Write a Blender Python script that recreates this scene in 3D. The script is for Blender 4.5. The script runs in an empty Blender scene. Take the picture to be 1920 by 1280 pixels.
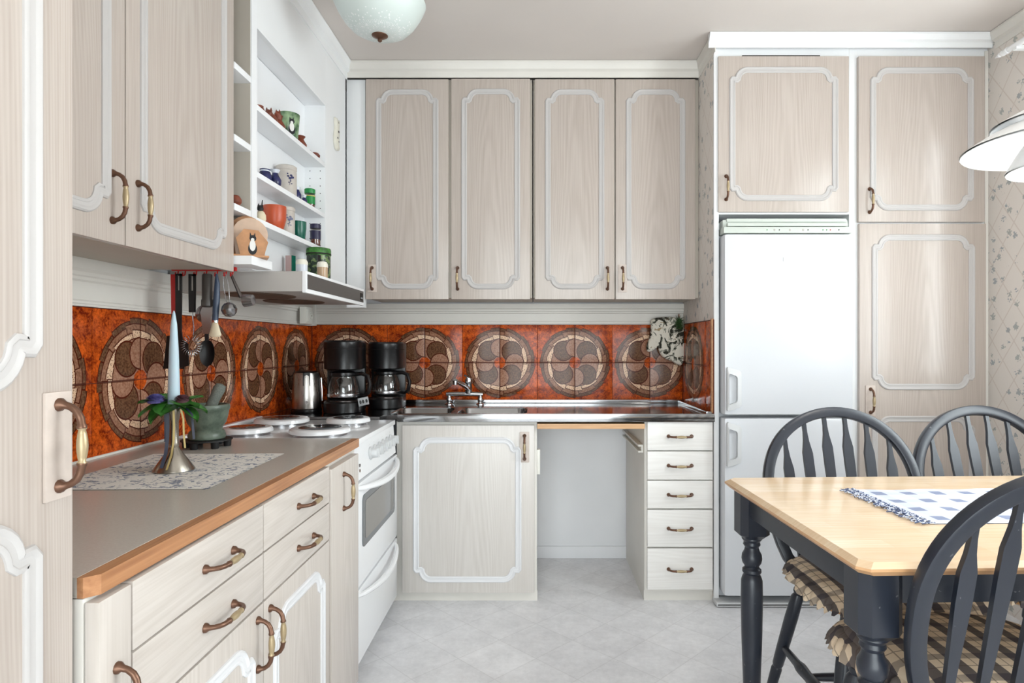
import bpy, bmesh, math, random
from mathutils import Vector, Matrix
random.seed(7)
PI = math.pi
SC = bpy.context.scene
COL = SC.collection
R = math.radians

# ------------------------------------------------------------------ camera
F = 1165.0                      # focal length in pixels of the 1920x1280 frame
CAMZ = 1.12
cam_d = bpy.data.cameras.new('camera'); cam = bpy.data.objects.new('camera', cam_d)
COL.objects.link(cam); SC.camera = cam
cam_d.sensor_width = 36; cam_d.lens = F / 1920 * 36
cam_d.shift_x = -45 / 1920; cam_d.shift_y = 7 / 1920
cam_d.clip_start = 0.02
cam.location = (0, 0, CAMZ); cam.rotation_euler = (R(90), 0, 0)

# ------------------------------------------------------------------ world, daylight, exposure
w = bpy.data.worlds.new('world'); SC.world = w; w.use_nodes = True
w.node_tree.nodes['Background'].inputs[0].default_value = (0.82, 0.90, 1.0, 1)
w.node_tree.nodes['Background'].inputs[1].default_value = 1.0
vs = SC.view_settings
vs.view_transform = 'Standard'; vs.look = 'None'; vs.gamma = 1; vs.exposure = 0.25
vs.use_curve_mapping = False
def area_light(name, loc, rot, sx, sy, power, col):
    d = bpy.data.lights.new(name, 'AREA'); d.shape = 'RECTANGLE'; d.size = sx; d.size_y = sy
    d.energy = power; d.color = col
    o = bpy.data.objects.new(name, d); COL.objects.link(o); o.location = loc; o.rotation_euler = rot
    return o
WIN_Y0, WIN_Y1, WIN_Z0, WIN_Z1 = 0.55, 1.62, 0.92, 2.20      # window in the right wall beside the table
NW_Y0, NW_Y1 = 2.13, 2.39                                    # narrow side light next to the pantry, same height
BW_X0, BW_X1, BW_Z0, BW_Z1 = -1.05, 1.35, 0.05, 1.95         # added, unseen glazed opening behind the camera, for fill light
REAR = -1.7
area_light('window_daylight', (2.28, 1.75, 1.72), (0, R(90), 0), 2.4, 2.3, 250, (0.94, 0.96, 1.0))      # open sky outside the two side windows
area_light('rear_fill', ((BW_X0+BW_X1)/2, REAR-0.2, (BW_Z0+BW_Z1)/2), (R(90), 0, 0), BW_X1-BW_X0, BW_Z1-BW_Z0, 84, (0.96, 0.97, 1.0))  # added fill light on the cabinet fronts, from behind the camera

# ------------------------------------------------------------------ shader helpers
def lin(c):
    return tuple(((v/255)/12.92 if v/255 <= .04045 else ((v/255+.055)/1.055)**2.4) for v in c) + (1.0,)
class S:
    """a shader socket with arithmetic"""
    def __init__(s, b, k): s.b = b; s.k = k
    def _m(s, op, *a, rev=False):
        return s.b.math(op, *( [a[0], s] if rev else [s, *a]))
    def __add__(s, o): return s._m('ADD', o)
    __radd__ = __add__
    def __sub__(s, o): return s._m('SUBTRACT', o)
    def __rsub__(s, o): return s._m('SUBTRACT', o, rev=True)
    def __mul__(s, o): return s._m('MULTIPLY', o)
    __rmul__ = __mul__
    def __truediv__(s, o): return s._m('DIVIDE', o)
    def __rtruediv__(s, o): return s._m('DIVIDE', o, rev=True)
    def gt(s, o): return s._m('GREATER_THAN', o)
    def lt(s, o): return s._m('LESS_THAN', o)
    def frac(s): return s._m('FRACT')
    def abs(s): return s._m('ABSOLUTE')
class Mat:
    def __init__(s, name, base=(200,200,200), rough=.5, metal=0.0, spec=.5, **kw):
        s.m = bpy.data.materials.new(name); s.m.use_nodes = True
        s.t = s.m.node_tree; s.p = s.t.nodes['Principled BSDF']
        s.p.inputs['Base Color'].default_value = lin(base)
        s.p.inputs['Roughness'].default_value = rough
        s.p.inputs['Metallic'].default_value = metal
        s.p.inputs['Specular IOR Level'].default_value = spec
        for k, v in kw.items(): s.p.inputs[k.replace('_', ' ')].default_value = v
        s._tc = None
    def node(s, t, **props):
        n = s.t.nodes.new(t)
        for k, v in props.items(): setattr(n, k, v)
        return n
    def put(s, inp, v):
        if isinstance(v, S): s.t.links.new(v.k, inp)
        elif isinstance(v, (tuple, list)) and len(v) == 4: inp.default_value = v
        else: inp.default_value = v
    def math(s, op, *a):
        n = s.node('ShaderNodeMath', operation=op)
        for i, v in enumerate(a): s.put(n.inputs[i], v)
        return S(s, n.outputs[0])
    def obj(s):
        if not s._tc: s._tc = s.node('ShaderNodeTexCoord')
        return S(s, s._tc.outputs['Object'])
    def pos(s): return S(s, s.node('ShaderNodeNewGeometry').outputs['Position'])
    def rnd(s): return S(s, s.node('ShaderNodeObjectInfo').outputs['Random'])
    def xyz(s, v):
        n = s.node('ShaderNodeSeparateXYZ'); s.put(n.inputs[0], v)
        return [S(s, n.outputs[i]) for i in range(3)]
    def vec(s, x, y, z):
        n = s.node('ShaderNodeCombineXYZ')
        for i, v in enumerate((x, y, z)): s.put(n.inputs[i], v)
        return S(s, n.outputs[0])
    def noise(s, v, scale, detail=3, rough=.5, dist=0.0):
        n = s.node('ShaderNodeTexNoise'); s.put(n.inputs['Vector'], v)
        n.inputs['Scale'].default_value = scale; n.inputs['Detail'].default_value = detail
        n.inputs['Roughness'].default_value = rough; n.inputs['Distortion'].default_value = dist
        return S(s, n.outputs[0])
    def voro(s, v, scale, feat='F1', out='Distance', rand=1.0):
        n = s.node('ShaderNodeTexVoronoi', feature=feat); s.put(n.inputs['Vector'], v)
        n.inputs['Scale'].default_value = scale; n.inputs['Randomness'].default_value = rand
        return S(s, n.outputs[out])
    def mix(s, f, a, b):
        n = s.node('ShaderNodeMix', data_type='RGBA'); s.put(n.inputs[0], f)
        for i, v in ((6, a), (7, b)):
            s.put(n.inputs[i], v if isinstance(v, S) else lin(v))
        return S(s, n.outputs[2])
    def ramp(s, v, lo, hi):
        n = s.node('ShaderNodeMapRange', clamp=True); s.put(n.inputs[0], v)
        n.inputs[1].default_value = lo; n.inputs[2].default_value = hi
        return S(s, n.outputs[0])
    def color(s, c): s.put(s.p.inputs['Base Color'], c); return s
    def bump(s, h, strength=.2, dist=.002):
        n = s.node('ShaderNodeBump'); n.inputs['Strength'].default_value = strength
        n.inputs['Distance'].default_value = dist; s.put(n.inputs['Height'], h)
        s.put(s.p.inputs['Normal'], S(s, n.outputs[0])); return s

M = {}
def plain(key, base, rough=.5, metal=0.0, spec=.5, var=0.0, scale=30, **kw):
    a = Mat(key, base, rough, metal, spec, **kw)
    if var:
        d = tuple(max(0, c*(1-var)) for c in base)
        a.color(a.mix(a.ramp(a.noise(a.obj(), scale, 4), .35, .7), base, d))
    M[key] = a.m
    return a

def oak(key, horizontal, base, dark, light):
    a = Mat(key, base, .24, 0, .45)
    x, y, z = a.xyz(a.obj()); r = a.rnd()*17.0
    if horizontal: x, z = z, x
    x = x + y*0.7
    fine = a.noise(a.vec(x*1.0, r, z*0.022), 210, 3, .6)
    big = a.noise(a.vec(x*1.0, r, z*0.16), 7, 2, .5)
    rings = a.math('SINE', (x*x*250.0 + z*2.0 + big*2.6)*13.0)*.5 + .5
    mid = a.noise(a.vec(x, r, z*.05), 38, 2)
    f = a.ramp(fine*.60 + rings*.16 + mid*.28, .36, .76)
    c = a.mix(f, light, dark)
    a.color(a.mix(.45, c, base)); a.bump(fine, .04, .001)
    M[key] = a.m
oak('whitewashed_oak', False, (186,174,165), (168,154,144), (197,187,179))
oak('whitewashed_oak_horizontal', True, (201,192,184), (184,174,165), (211,203,196))
oak('pale_oak', False, (210,204,198), (194,187,180), (220,215,210))
oak('pale_oak_horizontal', True, (236,233,229), (222,218,213), (241,239,236))
oak('left_oak', False, (203,194,186), (186,176,167), (213,205,198))
plain('moulding_white', (191,187,185), .45, spec=.3)
plain('moulding_pale', (224,224,226), .4)
plain('plate_oak', (206,192,182), .4, var=.08, scale=25)
plain('white_paint', (240,241,242), .45, var=.02, scale=3)
plain('shelf_white', (241,242,244), .4)
plain('trim_white', (226,222,215), .45, var=.03, scale=4)
plain('inner_white', (238,239,242), .5, var=.02, scale=4)
plain('compartment_beige', (196,188,176), .55, var=.03, scale=5)
plain('enamel', (240,241,243), .16, spec=.6)
plain('fridge_white', (212,214,218), .2, spec=.4)
plain('fridge_handle', (204,205,206), .4)
plain('fridge_panel', (196,202,194), .4)
plain('gap_dark', (28,22,20), .8)
plain('black_plastic', (14,14,16), .28, spec=.5)
plain('black_nylon', (16,16,19), .4)
plain('rubber', (20,20,22), .6)
plain('grey_plastic', (150,152,154), .4)
plain('red_plastic', (190,30,28), .35)
plain('blue_grip', (52,66,88), .35)
plain('chrome', (205,208,212), .08, 1.0)
plain('grey_metal', (165,165,168), .25, 1.0)
plain('dark_metal', (110,104,102), .3, 1.0)
plain('pewter', (158,152,142), .27, 1.0)
plain('bronze', (112,82,66), .36, .7)
plain('brass', (172,153,120), .36, .4)
plain('candle_blue', (186,208,220), .45, Subsurface_Weight=.15)
plain('leaf_green', (70,138,54), .4, var=.45, scale=60)
plain('petal_violet', (112,106,176), .6, var=.3, scale=150)
plain('petal_mauve', (110,70,78), .6, var=.3, scale=150)
plain('ribbon_navy', (36,42,64), .4)
plain('ribbon_gold', (158,138,88), .35, .5)
plain('clay', (138,66,42), .5, var=.3, scale=40)
plain('cobalt', (40,44,96), .2, var=.35, scale=60)
plain('glaze_white', (216,220,228), .25)
plain('stoneware', (196,188,180), .4, var=.06, scale=40)
plain('terracotta_orange', (186,78,42), .35)
plain('glaze_green', (20,92,76), .25)
plain('spice_green', (20,132,62), .35)
plain('spice_navy', (38,34,66), .4)
plain('label_gold', (206,182,88), .4)
plain('rose_pale', (190,160,156), .5)
plain('salt_glass', (190,160,128), .2)
plain('cream_cap', (232,228,214), .35)
plain('birch_light', (214,184,160), .5, var=.06, scale=30)
plain('birch_brown', (196,142,98), .5, var=.12, scale=40)
plain('ink_black', (22,22,26), .6)
plain('ink_white', (232,230,226), .6)
plain('cat_ceramic', (226,222,208), .35, var=.05)
plain('sprig_green', (58,92,44), .6, var=.4, scale=90)
plain('socket_white', (228,226,218), .4)
plain('lamp_white', (244,244,244), .35)
plain('bristle', (222,208,180), .7)
plain('grout', (104,46,28), .8, var=.2, scale=30)
plain('hood_grey', (178,173,168), .4)
plain('hood_panel', (66,61,58), .35)
plain('filter_brown', (96,74,58), .6, var=.3, scale=60)
plain('oven_glass_frame', (98,102,106), .2)
plain('oven_glass', (120,118,114), .08, spec=.8)
plain('ceiling_paint', (218,210,204), .8, var=.02, scale=2)
plain('lid_reflect', (150,154,160), .1, .8)

def mk():
    # stainless steel with soft brushing
    a = Mat('steel', (160,160,161), .22, 1.0)
    x, y, z = a.xyz(a.obj())
    f = a.noise(a.vec(x*.04, y, z), 320, 2)
    a.put(a.p.inputs['Roughness'], f*.10 + .07); M['steel'] = a.m
    a = Mat('brushed_steel', (188,184,180), .3, 1.0)
    x, y, z = a.xyz(a.obj()); f = a.noise(a.vec(x, y, z*.02), 300, 2)
    a.put(a.p.inputs['Roughness'], f*.2 + .2); M['brushed_steel'] = a.m
    # grey laminate
    a = Mat('laminate', (190,184,176), .24, 0, .6)
    a.color(a.mix(a.noise(a.obj(), 240, 3), (197,191,183), (181,175,167))); M['laminate'] = a.m
    # stained wood edging
    a = Mat('edge_wood', (176,118,76), .4)
    x, y, z = a.xyz(a.obj())
    f = a.noise(a.vec(x, y*.03, z), 130, 3); g = a.noise(a.obj(), 7, 3)
    a.color(a.mix(a.ramp(f, .3, .7), (188,136,94), a.mix(g, (174,118,76), (140,94,64)))); M['edge_wood'] = a.m
    # glued birch staves of the dining table
    a = Mat('table_birch', (226,192,150), .2, 0, .5)
    x, y, z = a.xyz(a.obj())
    row = a.math('FLOOR', y*22.0)
    seg = a.math('FLOOR', x*2.2 + row*.37)
    wn = a.node('ShaderNodeTexWhiteNoise', noise_dimensions='2D'); a.put(wn.inputs['Vector'], a.vec(row, seg, 0.0))
    tone = S(a, wn.outputs['Value'])
    g = a.noise(a.vec(x*.05, y, row), 120, 3, .6)
    c = a.mix(a.ramp(g, .3, .75), (234,213,184), (217,190,157))
    a.color(a.mix(tone*.45, c, (210,172,130))); M['table_birch'] = a.m
    a = Mat('table_edge', (202,158,114), .3)
    a.color(a.mix(a.noise(a.obj(), 26, 4), (214,172,128), (190,140,96))); M['table_edge'] = a.m
    a = Mat('board_wood', (214,172,128), .45)
    x, y, z = a.xyz(a.obj()); g = a.noise(a.vec(x*.05, y, z), 160, 3)
    a.color(a.mix(g, (226,186,142), (190,140,96))); M['board_wood'] = a.m
    a = Mat('seat_wood', (196,148,96), .35)
    x, y, z = a.xyz(a.obj()); g = a.noise(a.vec(x*.1, y, z), 90, 3)
    a.color(a.mix(g, (208,162,110), (172,122,76))); M['seat_wood'] = a.m
    # navy paint with small chips
    a = Mat('navy_paint', (40,46,58), .3, 0, .5)
    n = a.noise(a.obj(), 55, 2); chip = n.gt(.735)
    a.color(a.mix(chip*.5, a.mix(a.noise(a.obj(), 9, 2), (29,33,42), (38,43,54)), (116,118,120))); M['navy_paint'] = a.m
    # vinyl floor printed with diamonds
    a = Mat('vinyl', (206,206,208), .33, 0, .45)
    x, y, z = a.xyz(a.pos())
    p = (x + y)*3.6; q = (x - y)*3.6
    lines = a.math('MAXIMUM', (p.frac() - .5).abs().gt(.49), (q.frac() - .5).abs().gt(.49))
    wn = a.node('ShaderNodeTexWhiteNoise', noise_dimensions='2D')
    a.put(wn.inputs['Vector'], a.vec(a.math('FLOOR', p), a.math('FLOOR', q), 0.0))
    m1 = a.noise(a.pos(), 9, 6, .65); m2 = a.noise(a.pos(), 46, 4, .7)
    c = a.mix(a.ramp(m1*.6 + m2*.4 + S(a, wn.outputs['Value'])*.07, .38, .68), (240,240,243), (217,217,220))
    a.color(a.mix(lines*.22, c, (168,166,166))); M['vinyl'] = a.m
    # wallpaper: trellis with sprigs
    def paper(key, ax):
        a = Mat(key, (222,214,206), .7)
        v = a.pos(); x, y, z = a.xyz(v); h = y if ax == 'y' else x
        p = ((h + z*.75)*8.2); q = ((h - z*.75)*8.2)
        lines = a.math('MAXIMUM', (p.frac() - .5).abs().gt(.475), (q.frac() - .5).abs().gt(.475))
        pv = a.vec(h, z, 0.0)
        d = a.voro(pv, 23, rand=.8); pick = a.voro(pv, 23, out='Color', rand=.8)
        px, py, pz = a.xyz(pick)
        flower = (d + (a.noise(pv, 110, 2) - .5)*.8).lt(.29)*px.gt(.30)
        c = a.mix(lines*.38, (225,218,211), (190,172,160))
        a.color(a.mix(flower*.7, c, a.mix(py, (128,140,152), (150,156,150)))); M[key] = a.m
    paper('wallpaper', 'y')
    # plaid cushion cloth
    a = Mat('plaid', (190,166,138), .9, 0, .2)
    x, y, z = a.xyz(a.obj()); y2 = y + z*.8; x2 = x + z*.4
    def band(t, per, wd, off=0.0): return ((t/per + off).frac() - .5).abs().lt(wd)
    c = a.mix(band(x2, .062, .2)*.82, (226,206,180), (36,38,58))
    c = a.mix(band(y2, .07, .14)*.5, c, (44,44,62))
    c = a.mix(a.math('MAXIMUM', band(x2, .062, .022, .5), band(y2, .07, .02, .5))*.6, c, (90,76,70))
    a.color(c); a.bump(a.noise(a.obj(), 700, 2), .2, .001); M['plaid'] = a.m
    # checked runner
    a = Mat('check_cloth', (236,238,244), .9, 0, .2)
    x, y, z = a.xyz(a.obj())
    c = a.mix(band(x, .078, .2)*.35, (216,219,228), (140,150,178))
    c = a.mix(band(y, .078, .2)*.35, c, (140,150,178))
    c = a.mix((band(x, .078, .2)*band(y, .078, .2))*.65, c, (92,104,138))
    a.color(c); a.bump(a.noise(a.obj(), 600, 2), .2, .001); M['check_cloth'] = a.m
    a = Mat('fringe_cloth', (150,156,174), .9, 0, .2)
    a.color(a.mix(a.noise(a.obj(), 140, 1).gt(.5), (196,200,212), (84,94,122))); M['fringe_cloth'] = a.m
    # placemat printed with blue sprigs
    a = Mat('sprig_cloth', (226,222,216), .85, 0, .2)
    n1 = a.noise(a.obj(), 44, 3, .6, 1.5); n2 = a.noise(a.obj(), 15, 2)
    blot = n1.gt(.565)*n2.gt(.38)
    c = a.mix(blot*.8, (228,224,218), a.mix(a.noise(a.obj(), 60, 1), (112,124,150), (78,90,116)))
    a.color(c); M['sprig_cloth'] = a.m
    # oven mitt print
    a = Mat('mitt_cloth', (224,218,204), .9, 0, .2)
    n1 = a.noise(a.obj(), 17, 3, .6, 1.6); n2 = a.noise(a.obj(), 40, 2, .5, 1.0)
    c = a.mix(n1.gt(.535), (226,220,207), (52,52,44))
    c = a.mix(n2.gt(.66)*.8, c, (150,122,78)); c = a.mix((n1.gt(.50)*n1.lt(.53))*.8, c, (96,100,84))
    a.color(c); M['mitt_cloth'] = a.m
    # green stone
    a = Mat('green_stone', (84,104,88), .35)
    c = a.mix(a.ramp(a.noise(a.obj(), 26, 5, .65), .3, .7), (62,76,66), (112,124,110)); a.color(c); M['green_stone'] = a.m
    a = Mat('grey_stone', (92,98,92), .7)
    a.color(a.mix(a.noise(a.obj(), 260, 3), (66,74,68), (128,132,124))); M['grey_stone'] = a.m
    # tin and mug prints
    a = Mat('tin_print', (40,66,48), .3)
    x, y, z = a.xyz(a.obj())
    c = a.mix(a.noise(a.obj(), 45, 4).gt(.52), (30,48,36), (112,134,84)); a.color(c); M['tin_print'] = a.m
    a = Mat('mug_print', (104,140,98), .25)
    a.color(a.mix(a.ramp(a.noise(a.obj(), 22, 3), .4, .6), (146,172,132), (56,88,60))); M['mug_print'] = a.m
    # glass
    def glassy(key, tint, f, rough=.02):
        m = bpy.data.materials.new(key); m.use_nodes = True; t = m.node_tree; t.nodes.clear()
        o = t.nodes.new('ShaderNodeOutputMaterial'); mx = t.nodes.new('ShaderNodeMixShader')
        tr = t.nodes.new('ShaderNodeBsdfTransparent'); gl = t.nodes.new('ShaderNodeBsdfGlossy')
        tr.inputs[0].default_value = tint; gl.inputs['Roughness'].default_value = rough
        mx.inputs[0].default_value = f
        t.links.new(tr.outputs[0], mx.inputs[1]); t.links.new(gl.outputs[0], mx.inputs[2]); t.links.new(mx.outputs[0], o.inputs[0])
        M[key] = m
    glassy('pane_glass', (.95,.98,.97,1), .06); glassy('carafe_glass', (.72,.71,.70,1), .13, .04); glassy('jar_glass', (.8,.78,.74,1), .12, .05)
    # frosted glass of the ceiling bowl with pressed dandelion rays
    a = Mat('frosted_glass', (206,222,216), .3, Transmission_Weight=.0)
    x, y, z = a.xyz(a.obj()); rr = a.math('SQRT', x*x + y*y); th = a.math('ARCTAN2', y, x)
    dots = a.voro(a.obj(), 95).lt(.30)
    ring = (rr.gt(.035)*rr.lt(.118)); rays = (th*14.0 + a.noise(a.obj(), 30, 2)*3.0).frac().lt(.3)
    a.color(a.mix(ring*a.math('MAXIMUM', dots, rays*rr.lt(.085))*.85, (212,222,218), (242,245,244)))
    a.p.inputs['Emission Color'].default_value = (0, 0, 0, 1)
    M['frosted_glass'] = a.m
mk()

def tile_material(key, T):
    """glazed tile print; object origin = centre of the four-tile flower, local x/z in metres"""
    a = Mat(key, (176,74,28), .14, 0, .25)
    x, y, z = a.xyz(a.obj()); x = x/T; z = z/T
    wob = (a.noise(a.pos(), 26, 2) - .5)*.02
    r = a.math('SQRT', x*x + z*z) + wob; th = a.math('ARCTAN2', z, x)/(2*PI) + 1.0
    P = a.pos()
    nb = a.noise(P, 32, 5, .7); ns = a.noise(P, 150, 3, .7); dots = a.voro(P, 210)
    orange = a.mix(a.ramp(nb*.6 + ns*.4, .40, .60), (112,32,10), (222,98,30))
    sp = a.ramp(ns, .35, .65)
    def speck(c1, c2): return a.mix(sp, c2, c1)
    cream = a.mix(dots.lt(.30), (232,196,164), (100,50,32))
    tan = speck((180,136,112), (138,92,70)); tan2 = speck((170,124,98), (122,80,58)); brown = speck((126,88,62), (70,42,28))
    line = (78,28,14)
    # overlapping scale rings: a sawtooth offset in angle
    def ringr(n, off, amp): return r - ((th*n + off).frac() - .5)*amp
    def saw_edge(n, off, wd=.035): return ((th*n + off).frac()).lt(wd)
    c = orange
    rc = ringr(13.0, .2, .035)
    c = a.mix(rc.lt(.93), c, line); c = a.mix(rc.lt(.915), c, a.mix(saw_edge(13.0, .2, .05), brown, line))
    rb = ringr(11.0, .55, .04)
    c = a.mix(rb.lt(.852), c, line); c = a.mix(rb.lt(.835), c, a.mix(saw_edge(11.0, .55), tan2, line))
    ra = ringr(10.0, .1, .045)
    c = a.mix(ra.lt(.748), c, line); c = a.mix(ra.lt(.730), c, a.mix(saw_edge(10.0, .1), cream, line))
    rp = ringr(8.0, .4, .02)
    c = a.mix(rp.lt(.635), c, line); c = a.mix(rp.lt(.617), c, tan)
    # overlapping discs, the same in each quarter turn
    same = (x*z).gt(0.0)
    ax, az = x.abs(), z.abs()
    px = ax*same + az*(1.0 - same); pz = az*same + ax*(1.0 - same)
    def disc(cx, cz, rad, col, c):
        d = a.math('SQRT', (px-cx)*(px-cx) + (pz-cz)*(pz-cz)) + wob
        c = a.mix(d.lt(rad), c, line); return a.mix(d.lt(rad-.024), c, col)
    c = disc(.315, .305, .272, brown, c)
    c = disc(.395, .0, .255, tan, c)
    c = a.mix(r.lt(.15), c, orange)
    seam = a.math('MINIMUM', x.abs(), z.abs()).lt(.018)*r.lt(.92)*r.gt(.13)
    c = a.mix(seam*.75, c, line)
    a.color(c); a.bump(nb, .15, .002)
    M[key] = a.m

# ------------------------------------------------------------------ mesh helpers
class MB:
    def __init__(s): s.v = []; s.f = []; s.mi = []
    def add(s, vs, fs, mi=0, X=None):
        o = len(s.v)
        for p in vs: s.v.append(tuple(X @ Vector(p)) if X is not None else tuple(p))
        for f in fs: s.f.append(tuple(i + o for i in f)); s.mi.append(mi)
        return s
    def box(s, x0, x1, y0, y1, z0, z1, bev=0.0, mi=0, X=None):
        if bev <= 0:
            vs = [(x, y, z) for z in (z0, z1) for y in (y0, y1) for x in (x0, x1)]
            return s.add(vs, [(0,2,3,1),(4,5,7,6),(0,1,5,4),(2,6,7,3),(0,4,6,2),(1,3,7,5)], mi, X)
        bm = bmesh.new(); bmesh.ops.create_cube(bm, size=1)
        for v in bm.verts:
            v.co = Vector(((x0+x1)/2 + v.co.x*(x1-x0), (y0+y1)/2 + v.co.y*(y1-y0), (z0+z1)/2 + v.co.z*(z1-z0)))
        bmesh.ops.bevel(bm, geom=list(bm.edges), offset=bev, segments=2, profile=.7, affect='EDGES')
        bm.verts.index_update()
        s.add([v.co[:] for v in bm.verts], [[v.index for v in f.verts] for f in bm.faces], mi, X); bm.free(); return s
    def lathe(s, prof, seg=28, X=None, mi=0, cap=True, mis=None, a0=0.0, a1=2*PI):
        full = abs(a1 - a0 - 2*PI) < 1e-6; n = seg if full else seg + 1
        vs = []; fs = []; ms = []
        for (r, z) in prof:
            for i in range(n):
                a = a0 + (a1 - a0)*i/seg; vs.append((r*math.cos(a), r*math.sin(a), z))
        o = len(s.v)
        for k in range(len(prof)-1):
            for i in range(seg):
                j = (i+1) % n
                fs.append((k*n+i, k*n+j, (k+1)*n+j, (k+1)*n+i)); ms.append(mis[k] if mis else mi)
        if cap and full:
            fs.append(tuple(reversed(range(n)))); ms.append(mis[0] if mis else mi)
            fs.append(tuple((len(prof)-1)*n + i for i in range(n))); ms.append(mis[-1] if mis else mi)
        s.add(vs, fs, 0, X); s.mi[-len(fs):] = ms; return s
    def tube(s, pts, rad, seg=10, X=None, mi=0, mis=None, flat=1.0, flatdir=None):
        pts = [Vector(p) for p in pts]; n = len(pts)
        if not isinstance(rad, (list, tuple)): rad = [rad]*n
        t0 = (pts[1]-pts[0]).normalized()
        ref = Vector(flatdir) if flatdir else (Vector((0,0,1)) if abs(t0.z) < .9 else Vector((1,0,0)))
        nx = (ref - t0*ref.dot(t0)).normalized(); vs = []
        for k in range(n):
            t = (pts[min(k+1,n-1)] - pts[max(k-1,0)]).normalized()
            nx = (nx - t*nx.dot(t)).normalized(); ny = t.cross(nx)
            for i in range(seg):
                a = 2*PI*i/seg
                vs.append(pts[k] + nx*(math.cos(a)*rad[k]*flat) + ny*(math.sin(a)*rad[k]))
        fs = []; ms = []
        for k in range(n-1):
            for i in range(seg):
                j = (i+1) % seg; fs.append((k*seg+i, k*seg+j, (k+1)*seg+j, (k+1)*seg+i)); ms.append(mis[k] if mis else mi)
        fs.append(tuple(reversed(range(seg)))); ms.append(mis[0] if mis else mi)
        fs.append(tuple((n-1)*seg+i for i in range(seg))); ms.append(mis[-1] if mis else mi)
        s.add(vs, fs, 0, X); s.mi[-len(fs):] = ms; return s
    def prism(s, poly, z0, z1, X=None, mi=0):
        n = len(poly); vs = [(x, y, z0) for x, y in poly] + [(x, y, z1) for x, y in poly]
        fs = [tuple(reversed(range(n))), tuple(range(n, 2*n))] + [(i, (i+1) % n, n+(i+1) % n, n+i) for i in range(n)]
        return s.add(vs, fs, mi, X)
    def sweep(s, path, prof, closed, X=None, mi=0):
        """path in xz plane, prof = (offset to the left, height towards -y)"""
        P = [Vector((p[0], p[1])) for p in path]; n = len(P); m = len(prof); vs = []
        for k in range(n):
            a = P[k-1] if (closed or k) else None; b = P[(k+1) % n] if (closed or k < n-1) else None
            d1 = (P[k]-a).normalized() if a is not None else None; d2 = (b-P[k]).normalized() if b is not None else None
            d1 = d1 or d2; d2 = d2 or d1
            n1 = Vector((-d1.y, d1.x)); n2 = Vector((-d2.y, d2.x)); mm = (n1+n2)
            mm = mm/ max(.3, mm.dot(n1))
            for (o, h) in prof: q = P[k] + mm*o; vs.append((q.x, -h, q.y))
        fs = []
        for k in range(n if closed else n-1):
            k2 = (k+1) % n
            for i in range(m-1): fs.append((k*m+i, k*m+i+1, k2*m+i+1, k2*m+i))
        if not closed: fs += [tuple(range(m)), tuple((n-1)*m+i for i in reversed(range(m)))]
        return s.add(vs, fs, mi, X)
    def extrude_profile(s, prof, a, b, X=None, mi=0):
        """closed profile (y,z) extruded along x from a to b"""
        n = len(prof); vs = [(a, y, z) for y, z in prof] + [(b, y, z) for y, z in prof]
        fs = [tuple(range(n)), tuple(reversed(range(n, 2*n)))] + [((i+1) % n, i, n+i, n+(i+1) % n) for i in range(n)]
        return s.add(vs, fs, mi, X)
    def grid(s, nx, ny, fn, mi=0, X=None):
        vs = [fn(i/nx, j/ny) for j in range(ny+1) for i in range(nx+1)]
        fs = [(j*(nx+1)+i, j*(nx+1)+i+1, (j+1)*(nx+1)+i+1, (j+1)*(nx+1)+i) for j in range(ny) for i in range(nx)]
        return s.add(vs, fs, mi, X)
    def mesh(s, name, mats, smooth=35, fix=True):
        me = bpy.data.meshes.new(name); me.from_pydata(s.v, [], s.f)
        if not isinstance(mats, (list, tuple)): mats = [mats]
        for k in mats: me.materials.append(M[k])
        me.polygons.foreach_set('material_index', s.mi)
        if fix:
            bm = bmesh.new(); bm.from_mesh(me); bmesh.ops.recalc_face_normals(bm, faces=bm.faces); bm.to_mesh(me); bm.free()
        me.polygons.foreach_set('use_smooth', [True]*len(me.polygons))
        me.set_sharp_from_angle(angle=R(smooth)); me.update()
        return me
    def build(s, name, mats, parent=None, loc=None, rot=None, smooth=35, fix=True):
        return link(name, s.mesh(name, mats, smooth, fix), parent, loc, rot)
def link(name, me, parent=None, loc=None, rot=None):
    o = bpy.data.objects.new(name, me); COL.objects.link(o)
    if parent is not None: o.parent = parent
    if loc is not None: o.location = loc
    if rot is not None: o.rotation_euler = rot
    return o
def tag(o, label, cat, group=None):
    o['label'] = label; o['category'] = cat
    if group: o['group'] = group
    return o
def thing(name, label, cat, loc=(0,0,0), rz=0.0, group=None):
    o = bpy.data.objects.new(name, None); COL.objects.link(o); o.empty_display_size = .05
    o.location = loc; o.rotation_euler = (0, 0, rz); return tag(o, label, cat, group)
def struct(o): o['kind'] = 'structure'; return o
def T(x=0, y=0, z=0): return Matrix.Translation((x, y, z))
def RX(a): return Matrix.Rotation(a, 4, 'X')
def RY(a): return Matrix.Rotation(a, 4, 'Y')
def RZ(a): return Matrix.Rotation(a, 4, 'Z')
def copy_tree(o, parent=None):
    c = o.copy(); COL.objects.link(c)
    if parent is not None: c.parent = parent
    for ch in o.children: copy_tree(ch, c)
    return c

# ------------------------------------------------------------------ room dimensions
XL, XR, YW, HC = -1.19, 1.97, 3.28, 2.461
PX = 0.775                      # partition beside the fridge
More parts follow.
